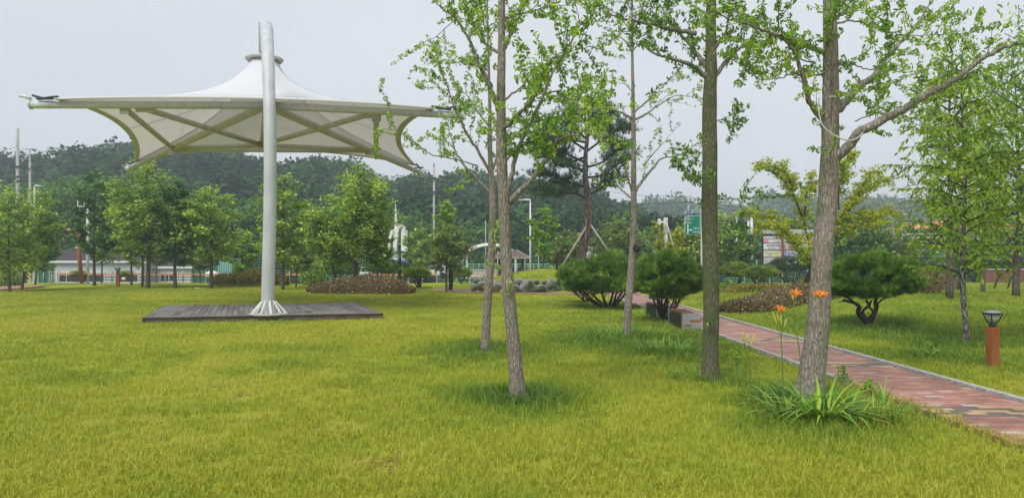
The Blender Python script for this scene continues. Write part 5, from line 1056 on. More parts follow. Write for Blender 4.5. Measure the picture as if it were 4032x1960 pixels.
# banner, far left
r = thing('banner', 'white banner with orange heading and red lines at the far left', 'banner', P(33, 1095, 50)); m = MB(); boxm(m, 8, 57, 1067, 1093, 50, .03); m.build('cloth', M['white'], r)
m = MB(); boxm(m, 16, 58, 1058, 1066.5, 49.98, .03); m.build('heading', M['orange'], r)
m = MB(); boxm(m, 9, 57, 1067.5, 1070, 49.96, .02); boxm(m, 12, 30, 1073, 1074, 49.96, .02)
boxm(m, 40, 52, 1082, 1088, 49.96, .02); m.build('red_print', M['red'], r)
m = MB()
for i in range(5): boxm(m, 13 + i * 6, 17 + i * 6, 1082, 1088, 49.96, .02)
for i in range(8): boxm(m, 13 + i * 5, 16 + i * 5, 1075, 1077.5, 49.96, .02)
m.build('dark_print', M['ink'], r)
for x in (6, 59): m = MB(); m.tube([P(x, 1118, 50.1), P(x, 1055, 50.1)], .04, 6); m.build('pole', M['grey'], r)
# orange topped guard rail
def guard(x0, x1, Y, y, label, n):
    r = thing('guard_rail', label, 'guard rail', P((x0 + x1) / 2, 1110, Y), 'orange topped guard rails along the road')
    m = MB(); m.box(((P(x0, y, Y).x + P(x1, y, Y).x) / 2, Y, P(0, y, Y).z), (P(x1, y, Y).x - P(x0, y, Y).x, .05, .11)); m.build('top_rail', M['orange'], r)
    for dy in (11, 21):
        m = MB(); m.box(((P(x0, y, Y).x + P(x1, y, Y).x) / 2, Y, P(0, y + dy, Y).z), (P(x1, y, Y).x - P(x0, y, Y).x, .05, .06)); m.build('lower_rail', M['dkmetal'], r)
    for i in range(n):
        x = x0 + (x1 - x0) * i / (n - 1); m = MB(); m.box(P(x, y + 8, Y + .06) + Vector((0, 0, -.3)), (.12, .10, 1.5)); m.build('post', M['grey'], r)
guard(232, 860, 60, 1080, 'orange topped rail in front of the white buildings', 10)
guard(1080, 1205, 60, 1081, 'short piece of orange topped rail right of the canopy mast', 3)
guard(1440, 1720, 60, 1081, 'orange topped rail behind the mushroom shaped shrub', 6)
guard(1850, 1960, 62, 1080, 'orange topped rail in front of the white wall by the vaulted shelter', 3)
# planters on the rail side
for x0, x1, lb in ((288, 334, 'dark planter tub with grassy plants at the foot of the leaning pole'), (472, 516, 'dark planter tub with a white label right of the left bollard lamp')):
    c = P((x0 + x1) / 2, 1102, 54.5); w = (x1 - x0) / F * 54.5; r = thing('planter', lb, 'planter', c, 'dark planter tubs by the rail'); m = MB(); m.box(c + Vector((0, 0, .12)), (w * .9, .5, .5), taper=1.12); m.build('tub', M['wooddark'], r)
    m = MB(); m.box(c + Vector((0, -.01, .40)), (w * 1.08, .62, .07)); m.build('rim', M['black'], r)
    n_ = 500; C = np.array(c) + R.normal(0, 1, (n_, 3)) * np.array([w * .28, .12, .04]) + np.array([0, 0, .5]); put(leafcloud('plants', C, np.tile([0, 0, 1.], (n_, 1)), .16, T_LONG, M['green'], .5), r)
    if x0 > 400: m = MB(); m.box(c + Vector((0, -.29, .12)), (.26, .02, .17)); m.build('label_plate', M['white'], r)
# leaning rusty pole
pb_, pt_ = P(323, 1103, 53), P(300, 880, 53); r = thing('rusty_pole', 'rust brown pole leaning left with small lamps, in front of the white building', 'pole', pb_)
m = MB(); m.tube([pb_ + Vector((0, 0, -.3)), pt_], [.145, .12], 12); m.build('pole', M['terra'], r, smooth=True)
m = MB(); m.tube([P(302, 905, 53), P(283, 905, 53)], .03, 6); m.lathe(P(273, 905, 53), [(.01, -.06), (.18, -.04), (.2, 0), (.1, .07), (.01, .08)], 14); m.build('lamp', M['pink'], r)
m = MB(); m.tube([P(308, 926, 53), P(322, 915, 53)], .03, 6); m.box(P(324, 914, 53), (.16, .1, .14)); m.box(P(316, 925, 53), (.14, .1, .08)); m.build('fitting', M['orange'], r)
m = MB(); m.box(P(305, 938, 53), (.30, .28, .06)); m.box(P(307, 975, 53), (.30, .28, .06)); m.build('clamp', M['white'], r)
# parked car behind the hedge right of the mast
cc = P(1140, 1080, 64); r = thing('parked_car', 'dark grey car parked behind the trees right of the canopy mast', 'car', Vector((cc.x, 64, -1.3))); cx_ = cc.x; m = MB()
prof = [(-2.2, .35), (-2.2, .85), (-1.9, 1.0), (-1.3, 1.1), (-.9, 1.62), (1.5, 1.66), (2.05, 1.1), (2.2, .95), (2.2, .35)]; k = len(prof)
m.add([(cx_ + x, 63.2, z - 1.3) for x, z in prof] + [(cx_ + x, 64.9, z - 1.3) for x, z in prof], [tuple(range(k)), tuple(range(2 * k - 1, k - 1, -1))] + [(i, i + k, (i + 1) % k + k, (i + 1) % k) for i in range(k)]); m.build('body', plain('dark_car_paint', (.05, .055, .065), .25, .3), r, bevel=.06)
m = MB(); m.add([(cx_ + x, 63.18, z - 1.3) for x, z in ((-1.1, 1.14), (-.85, 1.54), (.2, 1.58), (.2, 1.14))], [(0, 1, 2, 3)]); m.add([(cx_ + x, 63.18, z - 1.3) for x, z in ((.3, 1.14), (.3, 1.58), (1.4, 1.58), (1.8, 1.14))], [(0, 1, 2, 3)]); m.build('window', M['glass'], r)
for dx in (-1.4, 1.35):
    m = MB(); m.tube([(cx_ + dx, 63.1, -.97), (cx_ + dx, 63.35, -.97)], .33, 18); w_ = m.build('wheel', M['black'], r); m = MB(); m.tube([(cx_ + dx, 63.07, -.97), (cx_ + dx, 63.12, -.97)], .19, 14); m.build('rim', M['steel'], w_)
# wire mesh fence
def meshfence(x0, x1, Y, top, label, n):
    r = thing('mesh_fence', label, 'fence', P((x0 + x1) / 2, 1120, Y), 'green wire mesh fences along the road'); m = MB(); zt = P(0, top, Y).z
    for j in range(13): z = zt - j * (zt + 1.2) / 13; m.tube([(P(x0, 0, Y).x, Y, z), (P(x1, 0, Y).x, Y, z)], .016, 4)
    m.build('wire_mesh', M['greenfence'], r)
    for i in range(n): x = x0 + (x1 - x0) * i / (n - 1); m = MB(); m.tube([P(x, top - 3, Y - .05), Vector((P(x, 0, Y).x, Y - .05, -1.4))], .05, 6); m.build('post', M['ltgreenpost'], r)
meshfence(1000, 1500, 71, 1000, 'green wire mesh fence behind the bright trees left of the sculpture', 8); meshfence(1800, 2440, 70, 1008, 'green wire mesh fence behind the brown roofed pavilion and pine mound', 13); meshfence(2830, 3480, 70, 1024, 'green wire mesh fence below the banner board', 14)
# white folded sculpture
r = thing('sculpture', 'white folded arch sculpture with a thin spike on a white and blue base', 'sculpture', P(1565, 1040, 66)); Y = 66; m = MB()
def slab(mb, pts, Y, d):
    k = len(pts); mb.add([P(x, y, Y) for x, y in pts] + [P(x, y, Y) + Vector((0, d, 0)) for x, y in pts], [tuple(range(k)), tuple(range(2 * k - 1, k - 1, -1))] + [(i, i + k, (i + 1) % k + k, (i + 1) % k) for i in range(k)])
slab(m, [(1525, 948), (1538, 905), (1560, 900), (1562, 880), (1585, 884), (1570, 902), (1557, 1000), (1546, 1000), (1549, 912), (1535, 950), (1538, 985), (1530, 985)], Y, .8); slab(m, [(1578, 890), (1592, 888), (1604, 1000), (1602, 1018), (1580, 1018)], Y + .2, .8); m.build('folded_sheet', M['white'], r)
m = MB(); m.tube([P(1560, 1020, Y + .6), P(1559, 870, Y + .6), P(1557, 795, Y + .6)], [.16, .13, .01], 8); m.tube([P(1602, 1020, Y), P(1602, 905, Y)], .05, 6); m.build('spike', M['white'], r)
m = MB(); boxm(m, 1526, 1562, 1006, 1022, Y - .6, 1.6); boxm(m, 1580, 1606, 1010, 1022, Y - .6, 1.6); m.build('base', M['white'], r); m = MB(); boxm(m, 1524, 1650, 1022, 1031, Y - .7, 1.8); m.build('base_band', M['signblue'] if False else plain('soft_blue', (.10, .17, .45), .5), r)
m = MB(); m.tube([P(1667, 1085, 62), P(1667, 1035, 62)], .09, 8); m.box(P(1667, 1016, 62), (.18, .12, .30)); m.box(P(1664, 1014, 62), (.3, .1, .42)); tag(m.build('blue_sign', M['blue'], loc=P(1667, 1085, 62)), 'small blue sign on a blue post right of the white sculpture', 'sign')
m = MB(); boxm(m, 1674, 1690, 1024, 1032, 66, .5); tag(m.build('junction_box', M['grey'], loc=P(1682, 1032, 66)), 'small grey box beside the blue sign', 'box')
# parked white vehicle behind, at x 1440-1560
def pale_car(x0, x1, y0, y1, Y, label):
    r = thing('parked_car', label, 'car', Vector((P((x0 + x1) / 2, 0, Y).x, Y, -1.3))); w = x1 - x0; m = MB()
    slab(m, [(x0, y1), (x0, y0 + (y1 - y0) * .45), (x0 + w * .12, y0 + (y1 - y0) * .4), (x0 + w * .25, y0), (x1 - w * .2, y0), (x1, y0 + (y1 - y0) * .45), (x1, y1)], Y, 1.7); m.build('body', M['white'], r, bevel=.05)
    m = MB(); slab(m, [(x0 + w * .17, y0 + (y1 - y0) * .4), (x0 + w * .28, y0 + 3), (x1 - w * .23, y0 + 3), (x1 - w * .1, y0 + (y1 - y0) * .4)], Y - .02, .02); m.build('window', M['glass'], r)
    for x in (x0 + w * .2, x1 - w * .2): m = MB(); m.tube([P(x, y1, Y - .05), P(x, y1, Y + .2)], .33, 14); m.build('wheel', M['black'], r)
pale_car(1415, 1450, 1050, 1098, 67, 'white car half hidden behind the dark spreading shrub'); pale_car(1670, 1760, 1044, 1085, 68, 'pale car parked behind the rail left of the white wall')
# hazard post
m = MB(); boxm(m, 1711, 1719, 1058, 1092, 61, .1); tag(m.build('hazard_board', M['haz'], loc=P(1715, 1092, 61)), 'yellow and black striped board at the foot of the tall utility pole', 'hazard board')
# white wall and vaulted shelter
m = MB(); boxm(m, 1850, 2015, 1060, 1095, 66, .3); r = thing('low_wall', 'long low white wall behind the rock edging', 'wall', P(1930, 1095, 66)); m.build('wall', M['white'], r); m = MB(); boxm(m, 1850, 2015, 1058, 1060, 65.95, .4); m.build('coping', M['grey'], r)
m = MB()
for i in range(18): m.box(P(1862 + i * 9, 1067, 65.98), (.12, .02, .14))
m.build('relief', M['grey'], r)
m = MB(); m.tube([P(1800, 1040, 65.5), P(2300, 1040, 65.5)], .03, 6); m.tube([P(1800, 1049, 65.5), P(2300, 1049, 65.5)], .02, 6)
for i in range(24): m.tube([P(1800 + i * 21.5, 1036, 65.5), P(1800 + i * 21.5, 1062, 65.5)], .035, 6)
tag(m.build('parapet_rail', M['ltgreenpost'], loc=P(2050, 1060, 65.5)), 'pale green rail running above the low white wall', 'railing')
r = thing('vaulted_shelter', 'shelter with a cream vaulted roof left of the brown roofed pavilion', 'shelter', P(1900, 1100, 68)); m = MB(); n_ = 16; V = []
for j in range(n_ + 1):
    t = j / n_; x = 1813 + t * 230; y = 1003 - 44 * math.sin(t * math.pi) ** .85; V += [P(x, y, 66.5), P(x, y, 66.5) + Vector((0, 3.2, 0))]
m.add(V, [(2 * j, 2 * j + 1, 2 * j + 3, 2 * j + 2) for j in range(n_)]); rf = m.build('roof', M['creamroof'], r, smooth=True); rf.modifiers.new('thick', 'SOLIDIFY').thickness = .08
m = MB(); m.tube([V[2 * j] + Vector((0, -.08, -.14)) for j in range(n_ + 1)], .13, 8); m.build('arch_truss', M['white'], r, smooth=True)
for x in (1823, 1838, 1962, 2030): m = MB(); m.tube([P(x, 1096, 66.8), P(x, 988 if 1840 < x < 2020 else 996, 66.8)], .09, 8); m.build('post', M['white'], r)
# pavilion
pc = P(2012, 1070, 62); r = thing('pavilion', 'open pavilion with a brown hipped roof behind the pale ginkgo trunk', 'pavilion', pc); m = MB(); Yc = 62; hw = (2086 - 1940) / 2 / F * Yc; ze = P(0, 1014, Yc).z; zt = P(0, 985, Yc).z
m.add([(pc.x - hw, Yc - 2, ze), (pc.x + hw, Yc - 2, ze), (pc.x + hw, Yc + 2, ze), (pc.x - hw, Yc + 2, ze), (pc.x - .5, Yc, zt), (pc.x + .5, Yc, zt)], [(0, 1, 5, 4), (1, 2, 5), (2, 3, 4, 5), (3, 0, 4), (3, 2, 1, 0)]); m.build('roof', M['roofbrown'], r)
m = MB(); m.tube([(pc.x - hw, Yc - 2, ze), (pc.x - .5, Yc, zt)], .05, 6); m.tube([(pc.x + hw, Yc - 2, ze), (pc.x + .5, Yc, zt)], .05, 6); m.tube([(pc.x - hw, Yc - 2, ze - .05), (pc.x + hw, Yc - 2, ze - .05)], .06, 6); m.build('ridge', M['stakewood'], r)
for dx, dy in ((-1, -1), (1, -1), (-1, 1), (1, 1)): m = MB(); m.box((pc.x + dx * hw * .62, Yc + dy * 1.4, (ze - 1.3) / 2), (.2, .2, ze + 1.3)); m.build('post', M['wooddark'], r)
m = MB(); m.box((pc.x, Yc, -.2), (hw * 1.3, 2.6, .12)); m.build('floor', M['wooddark'], r)
# small white kiosk
r = thing('kiosk', 'small white hut with a flat roof behind the tall pine', 'hut', P(2336, 1010, 75)); m = MB(); boxm(m, 2310, 2358, 978, 1050, 75, 2); m.build('wall', M['white'], r); m = MB(); boxm(m, 2306, 2362, 970, 979, 74.7, 2.6); m.build('roof', M['grey'], r); m = MB(); boxm(m, 2329, 2341, 988, 998, 74.96, .03); m.build('window', M['glass'], r)
# poles
def pole(x, top, bot, w, Y, label, mat='pole', name='utility_pole', extra=None, grp='utility poles along the road', cat='utility pole'):
    b = P(x, bot, Y); b.z = -1.4; r = thing(name, label, cat, b, grp); m = MB(); t = P(x, top, Y); m.tube([b, t], [w / 2 / F * Y * 1.15, w / 2 / F * Y * .85], 12); m.build('pole', M[mat], r, smooth=True); return r
r = pole(69, 506, 1110, 13, 62, 'thickest concrete utility pole at the far left'); m = MB()
for y, l in ((655, 30), (695, 24), (712, 26)): m.box(P(72, y, 61.8), (l / F * 62, .1, .08)); m.tube([P(69, y + 4, 61.8), P(80, y - 2, 61.8)], .05, 6)
m.build('crossarm', M['dkmetal'], r)
r = pole(118, 640, 1110, 10, 75, 'slimmer concrete pole with a tapered spike, second from the left'); m = MB(); m.tube([P(118, 642, 75), P(118.5, 588, 75)], [.10, .05], 8); m.build('spike', M['grey'], r); m = MB(); m.box(P(118, 588, 75), (1.4, .08, .05)); m.box(P(130, 655, 75), (1.9, .1, .09)); m.box(P(120, 713, 75), (2.1, .1, .09)); m.box(P(128, 663, 74.8), (1.2, .1, .07)); m.build('crossarm', M['dkmetal'], r)
r = pole(345, 786, 1060, 11, 72, 'pale blue grey pole with a rectangular H shaped crossarm frame', 'steel_white'); m = MB()
for y in (790, 813): m.tube([P(305, y, 71.8), P(360 if y > 800 else 382, y, 71.8)], .05, 6)
for x in (306, 332, 357): m.tube([P(x, 790, 71.8), P(x, 813, 71.8)], .05, 6)
m.tube([P(345, 790, 72), P(345, 760, 72)], .04, 6); m.build('crossarm', M['white'], r)
r = pole(1709, 655, 1095, 9, 70, 'tall pale concrete pole left of the leftmost ginkgo'); m = MB(); m.tube([P(1709, 655, 70), P(1709, 640, 70)], [.08, .02], 6); m.box(P(1709, 756, 69.8), (.5, .2, .12)); m.box(P(1709, 700, 69.8), (.4, .2, .1)); m.build('crossarm', M['dkmetal'], r)
r = pole(2711, 770, 1085, 7, 80, 'utility pole behind the green road sign'); m = MB(); m.box(P(2711, 795, 79.8), (1.1, .1, .08)); m.build('crossarm', M['dkmetal'], r)
pole(1912, 868, 1040, 4, 72, 'thin far pole showing left of the slim ginkgo trunk')
pole(1732, 960, 1080, 4, 66, 'thin pole just right of the tall pale pole')
def streetlamp(x, top, Y, arm, label, w=7):
    r = pole(x, top, 1090, w, Y, label, 'steel_white', 'street_lamp', grp='street lamps with one bent arm', cat='street lamp'); m = MB(); d = 1 if arm > 0 else -1
    m.tube([P(x, top + 6, Y), P(x + d * 3, top + 1, Y), P(x + arm * .8, top, Y)], [.08, .08, .06], 8); m.build('arm', M['steel_white'], r, smooth=True); m = MB(); m.box(P(x + arm, top + 1, Y), (abs(arm) * .55 / F * Y, .25, .10)); m.build('lamp_head', M['grey'], r)
streetlamp(2088, 786, 60, -36, 'tall pale street lamp right of the two left ginkgo trunks'); streetlamp(136, 731, 60, 24, 'street lamp right of the two concrete poles at the far left'); streetlamp(2900, 848, 75, 14, 'far street lamp left of the twin grey pipes', 4)
for x, t, lb in ((2947, 870, 'shorter of the twin grey pipes left of the banner board'), (2960, 848, 'taller of the twin grey pipes left of the banner board')):
    m = MB(); m.tube([P(x, 1085, 64), P(x, t, 64)], .09 if x < 2950 else .12, 12); tag(m.build('steel_pipe', M['steel_white'], loc=P(x, 1085, 64), smooth=True), lb, 'pipe', 'twin grey pipes')
# power cables
def cable(a, b, sag, label, r=.022):
    p0, p1 = P(*a), P(*b); q = [p0.lerp(p1, t / 16) - Vector((0, 0, sag * 4 * (t / 16) * (1 - t / 16))) for t in range(17)]; m = MB(); m.tube(q, r, 5, cap=False); tag(m.build('power_cable', M['cable'], loc=p0), label, 'cable', 'power cables')
cable((-60, 695, 62), (118, 700, 75), .1, 'cable from the thick left pole to the slim pole'); cable((118, 588, 75), (520, 610, 110), .5, 'cable running right from the spike of the slim left pole'); cable((130, 655, 75), (345, 790, 72), .6, 'cable sloping down from the slim left pole to the H framed pole')
cable((345, 800, 72), (1709, 700, 70), 1.2, 'long cable from the H framed pole to the pole left of the ginkgos'); cable((1709, 756, 70), (2711, 870, 80), .8, 'long cable from the tall pale pole to the pole behind the road sign', .025); cable((1709, 835, 70), (1500, 850, 80), .2, 'short cable passing behind the sculpture spike')
cable((2380, 752, 90), (2711, 775, 80), .2, 'upper cable arriving from the left at the pole behind the road sign', .02); cable((2380, 792, 90), (2711, 797, 80), .2, 'lower cable arriving from the left at the pole behind the road sign', .02)
cable((2711, 775, 80), (3720, 792, 70), 1.6, 'upper cable running right across the far hill', .03); cable((2711, 795, 80), (3730, 833, 70), 1.2, 'lower cable running right across the far hill', .022); cable((1900, 690, 90), (2380, 745, 90), .3, 'cable over the hill crest behind the tall pine', .02)
# text helper
def text(s, loc, h, mat, parent, mirror=False, rz=0, name='lettering'):
    cu = bpy.data.curves.new(name, 'FONT'); cu.body = s; cu.size = h * 1.35; cu.align_x = 'CENTER'; cu.align_y = 'CENTER'; cu.extrude = .004; o = bpy.data.objects.new(name, cu); COL.objects.link(o)
    bpy.context.view_layer.update(); dg = bpy.context.evaluated_depsgraph_get(); me = bpy.data.meshes.new_from_object(o.evaluated_get(dg)); bpy.data.objects.remove(o); me.materials.clear(); me.materials.append(mat)
    Mx = Matrix.Translation(loc) @ Matrix.Rotation(rz, 4, 'Z') @ Matrix.Rotation(math.pi / 2, 4, 'X') @ Matrix.Diagonal((-1 if mirror else 1, 1, 1, 1)); me.transform(Mx); o = bpy.data.objects.new(name, me); COL.objects.link(o); put(o, parent); return o
# road sign
Y = 45.0; r = thing('road_sign', 'green road direction sign with a blue strip on top, by the mossy trunk', 'road sign', P(2762, 1085, Y))
m = MB(); m.tube([P(2764, 1085, Y + .15) * 1, P(2764, 822, Y + .15)], .085, 10); m.tube([P(2764, 860, Y + .15), P(2700, 866, Y + .15)], .04, 8); m.tube([P(2764, 905, Y + .15), P(2700, 909, Y + .15)], .04, 8); m.build('post', M['ltgreenpost'] if False else M['steel_white'], r)
def slanted(x0, x1, ya0, ya1, yb0, yb1, Y, mat, nm, parent): # left edge ya0..ya1, right edge yb0..yb1
    m = MB(); v = [P(x0, ya1, Y), P(x1, yb1, Y), P(x1, yb0, Y), P(x0, ya0, Y)]; m.add(v + [p + Vector((0, .05, 0)) for p in v], [(0, 1, 2, 3), (7, 6, 5, 4), (0, 4, 5, 1), (1, 5, 6, 2), (2, 6, 7, 3), (3, 7, 4, 0)]); return m.build(nm, mat, parent)
pw = slanted(2696, 2757, 853, 926, 847.5, 924, Y, M['white'], 'border', r); slanted(2697.5, 2755.5, 854.5, 924.5, 849, 922.5, Y - .02, M['signgreen'], 'panel', r)
slanted(2697, 2726, 828.5, 848.5, 826.5, 845.5, Y, M['white'], 'border', r); slanted(2698, 2725, 829.7, 847.3, 827.7, 844.3, Y - .02, M['signblue'], 'panel', r); slanted(2726, 2758, 826.5, 845.5, 823, 842, Y, M['white'], 'border', r); slanted(2727, 2756.5, 827.5, 844.5, 824.3, 841, Y - .02, M['signgreen'], 'panel', r)
wt = plain('sign_white', (.8, .82, .8), .4); k = Y / F
text('창원', P(2705, 864, Y - .05), 8.5 * k, wt, r); text('Changwon', P(2720, 863.5, Y - .05), 4.2 * k, wt, r); text('함안', P(2705, 876.5, Y - .05), 8.5 * k, wt, r); text('Haman', P(2717.5, 876.5, Y - .05), 4.2 * k, wt, r)
text('마산', P(2741, 900, Y - .05), 8 * k, wt, r); text('(내서)', P(2741, 914, Y - .05), 7.5 * k, wt, r); text('함안IC', P(2712, 838, Y - .05), 8 * k, wt, r); text('마산합포', P(2741.5, 834.5, Y - .05), 7.5 * k, wt, r)
m = MB(); m.tube([P(2708.5, 922, Y - .04), P(2708.5, 885, Y - .04)], .03, 6); m.tube([P(2708.5, 908, Y - .04), P(2722, 906, Y - .04)], .03, 6); m.add([P(2705, 889, Y - .05), P(2712, 889, Y - .05), P(2708.5, 882, Y - .05)], [(0, 1, 2)]); m.add([P(2721, 909.5, Y - .05), P(2721, 902.5, Y - .05), P(2727, 906, Y - .05)], [(0, 1, 2)]); m.build('arrow', wt, r)
# banner board
Y = 60.0; r = thing('banner_board', 'steel frame board hung with rows of printed banners, left of the thickest ginkgo', 'banner board', P(3090, 1090, Y)); k = Y / F; m = MB()
boxm(m, 3000, 3215, 903, 920, Y - .1, .5); m.build('top_beam', M['grey'], r); m = MB()
for x in (3002, 3214): m.tube([P(x, 1110, Y), P(x, 903, Y)], .09, 8)
for y in (929, 955.5, 984, 1012, 1041): m.tube([P(3000, y, Y + .05), P(3215, y, Y + .05)], .04, 6)
m.build('frame', M['black'], r)
m = MB(); m.tube([P(3082, 1080, Y - .25), P(3081, 925, Y - .25)], .10, 8); m.box(P(3086, 972, Y - .25), (.12, .2, .34)); m.build('centre_post', plain('rust_red', (.25, .08, .055), .7), r)
rows = [(930, 955), (958, 983), (987, 1011), (1014, 1040)]; wb = plain('banner_white', (.72, .72, .78), .6, v=.03)
lil = plain('banner_grey', (.48, .47, .55), .6)
for i, (a, b) in enumerate(rows):
    m = MB(); boxm(m, 3005, 3078, a, b, Y, .03); L_ = m.build('banner', (wb, wb, M['cream'], lil)[i], r); m = MB(); boxm(m, 3084, 3212, a, b, Y, .03); Rr = m.build('banner', wb, r); yc = (a + b) / 2
    if i == 0:
        text('호국의 꽃따라', P(3055, yc - 3, Y - .03), 8 * k, M['ink'], L_, True); text('모십니다', P(3058, yc + 8, Y - .03), 5 * k, M['red'], L_, True); m = MB(); m.lathe((0, 0, 0), [(.001, 0), (10 * k, 0), (10 * k, .01), (.001, .01)], 20); m.v = [tuple(P(3016, yc + 1, Y - .03) + Vector((v[0], -v[2], v[1]))) for v in m.v]; m.build('print', M['pink'], L_)
        text('특집', P(3130, yc - 4, Y - .03), 9 * k, M['ink'], Rr, True); m = MB(); ring = [P(3148, yc, Y - .03) + Vector((math.cos(t * .3) * 8 * k, 0, math.sin(t * .3) * 8 * k)) for t in range(18)]; m.tube(ring, .04, 6); m.build('emblem', M['violet'], Rr); m = MB(); boxm(m, 3163, 3200, a + 2, b, Y - .03, .02); m.build('print', M['pink'], Rr)
    if i == 1:
        text('Y000.000.0A', P(3050, yc - 5, Y - .03), 9 * k, M['ink'], L_, True); text('문의전화 안내', P(3040, yc + 7, Y - .03), 4.5 * k, M['ink'], L_, True); text('인', P(3070, yc + 7, Y - .03), 9 * k, M['red'], L_, True); text('임대', P(3105, yc + 6, Y - .03), 10 * k, M['red'], Rr, True); text('분양안내', P(3108, yc - 6, Y - .03), 6 * k, M['ink'], Rr, True); text('교육', P(3158, yc - 5, Y - .03), 9 * k, M['violet'], Rr, True); m = MB(); boxm(m, 3146, 3200, yc + 3, b - 1, Y - .03, .02); m.build('print', M['violet'], Rr)
    if i == 2:
        for q in range(3): text('· 상담 및 예약', P(3022 + q * 20, yc - 4 + q % 2 * 3, Y - .03), 2.6 * k, M['ink'], L_, True)
        text('00', P(3031, yc + 5, Y - .03), 8 * k, M['violet'], L_, True); m = MB(); boxm(m, 3086, 3132, a + 2, b - 2, Y - .03, .02); pv = m.build('print', M['violet'], Rr); text('공간 UU', P(3110, yc, Y - .06), 13 * k, wb, Rr, True); text('문화 행사', P(3170, yc, Y - .03), 7 * k, M['ink'], Rr, True)
    if i == 3:
        text('미래교육', P(3038, yc - 3, Y - .03), 12 * k, wb, L_, True); text('평생학습 수강생 모집', P(3040, yc + 8, Y - .03), 4 * k, wb, L_, True)
# white frames below the board, white bars to the right
m = MB(); m.tube([P(3014, 1050, 58), P(3100, 1050, 58)], .05, 6)
for x in (3014, 3035, 3060): m.tube([P(x, 1090, 58), P(x, 1050, 58)], .045, 6)
tag(m.build('tube_frame', M['steel_white'], loc=P(3030, 1090, 58)), 'pale tubular frame under the banner board', 'frame')
m = MB(); m.tube([P(3518, 887, 70), P(3518, 938, 70)], .13, 8); m.tube([P(3512, 924, 70), P(3735, 921, 70)], .09, 8); m.tube([P(3518, 938, 70), P(3735, 934, 70)], .06, 8); m.tube([P(3518, 1080, 70), P(3518, 938, 70)], .10, 8)
tag(m.build('pipe_frame', M['steel_white'], loc=P(3518, 1080, 70)), 'white horizontal pipe frame in front of the orange roofed building', 'frame')
# orange roofed building
Y = 88.0; a, b = P(3600, 925, Y), P(3985, 925, Y); r = thing('orange_roof_building', 'cream building with an orange tiled roof at the right', 'building', ((a.x + b.x) / 2, Y + 5, -1.4)); m = MB(); zt = P(0, 905, Y).z; m.box(((a.x + b.x) / 2, Y + 5, (zt - 1.4) / 2), (b.x - a.x, 10, zt + 1.4)); m.build('wall', M['creamwall'], r)
m = MB(); e0, e1 = P(3605, 900, Y), P(3990, 898, Y); ap = P(3800, 0, Y + 5).x; zt2 = P(0, 828, Y).z
m.add([(e0.x, Y - .6, e0.z), (e1.x, Y - .6, e0.z), (e1.x, Y + 11, e0.z), (e0.x, Y + 11, e0.z), (P(3930, 0, Y).x, Y + 5, zt2), (P(3965, 0, Y).x, Y + 5, zt2)], [(0, 1, 5, 4), (1, 2, 5), (2, 3, 4, 5), (3, 0, 4), (3, 2, 1, 0)]); m.build('roof', M['rooforange'], r)
m = MB(); boxm(m, 3900, 3975, 912, 940, Y - .06, .05); boxm(m, 3640, 3720, 925, 938, Y - .06, .05); m.build('window', M['glass'], r); m = MB(); boxm(m, 3605, 3990, 900, 905, Y - .4, .2); m.build('fascia', M['cream'], r); m = MB(); boxm(m, 3976, 3984, 905, 980, Y - .3, .25); m.build('downpipe', M['white'], r)
m = MB(); boxm(m, 3870, 4050, 1062, 1112, 46, .3); r = thing('garden_wall', 'low red brown wall at the right edge behind the trees', 'wall', P(3960, 1112, 46)); m.build('wall', M['brickwall'], r); m = MB(); boxm(m, 3866, 4055, 1058, 1062, 45.95, .4); m.build('coping', M['grey'], r)
for x, lb in ((3915, 'thin leaning dark stake left of the pair by the red brown wall'), (3968, 'thin leaning dark stake right of the pair by the red brown wall')):
    m = MB(); m.tube(lerp_pts([P(x, 1135, 36), P(x + 12, 1100, 36), P(x + 30, 1075, 36)], 8), .045, 7); tag(m.build('tree_stake', M['bark_dark'], loc=P(x, 1135, 36)), lb, 'stake', 'leaning stakes by the red brown wall')

# ------------------------------------------------------------------ daylilies and tall weeds
def blades(name, base, n, spread, l0, l1, w, mat, parent, arch=.9, up=1.0):
    V, Fc, cc = [], [], []; S = 7
    for i in range(n):
        a = uni(0, 6.283); rr = spread * random.random() ** .6; p = Vector(base) + Vector((math.cos(a) * rr, math.sin(a) * rr, 0)); p.z = float(gz(p.x, p.y)) - .01; a2 = a + uni(-.7, .7); L = uni(l0, l1); d = Vector((math.cos(a2) * .35, math.sin(a2) * .35, up)).normalized(); side = Vector((-math.sin(a2), math.cos(a2), 0)); b = len(V); ar = arch * uni(.5, 1.4); c = min(1, max(0, random.gauss(.45, .25)))
        for s in range(S + 1):
            ww = w * (1 - (s / S) ** 2.2) * (.7 + .5 * math.sin(min(1, s / 3) * 1.57)) / 2 + .0005; V += [p - side * ww, p + side * ww]; cc += [c, c]
            d = (d + Vector((math.cos(a2) * .22 * ar, math.sin(a2) * .22 * ar, -.20 * ar))).normalized(); p = p + d * L / S
        Fc += [(b + 2 * s, b + 2 * s + 1, b + 2 * s + 3, b + 2 * s + 2) for s in range(S)]
    return put(raw(name, V, np.array(Fc), mat, True, np.array(cc)), parent)
lb0 = G(3235, 1655); r = thing('daylily_clump', 'clump of daylilies with arching leaves at the foot of the thickest ginkgo', 'flowers', lb0)
blades('leaves', lb0, 95, .18, .45, .8, .026, M['lily'], r); blades('leaves', lb0 + Vector((-.32, .12, 0)), 26, .2, .35, .65, .022, M['lily'], r); blades('leaves', lb0 + Vector((.28, -.05, 0)), 26, .2, .35, .65, .022, M['lily'], r)
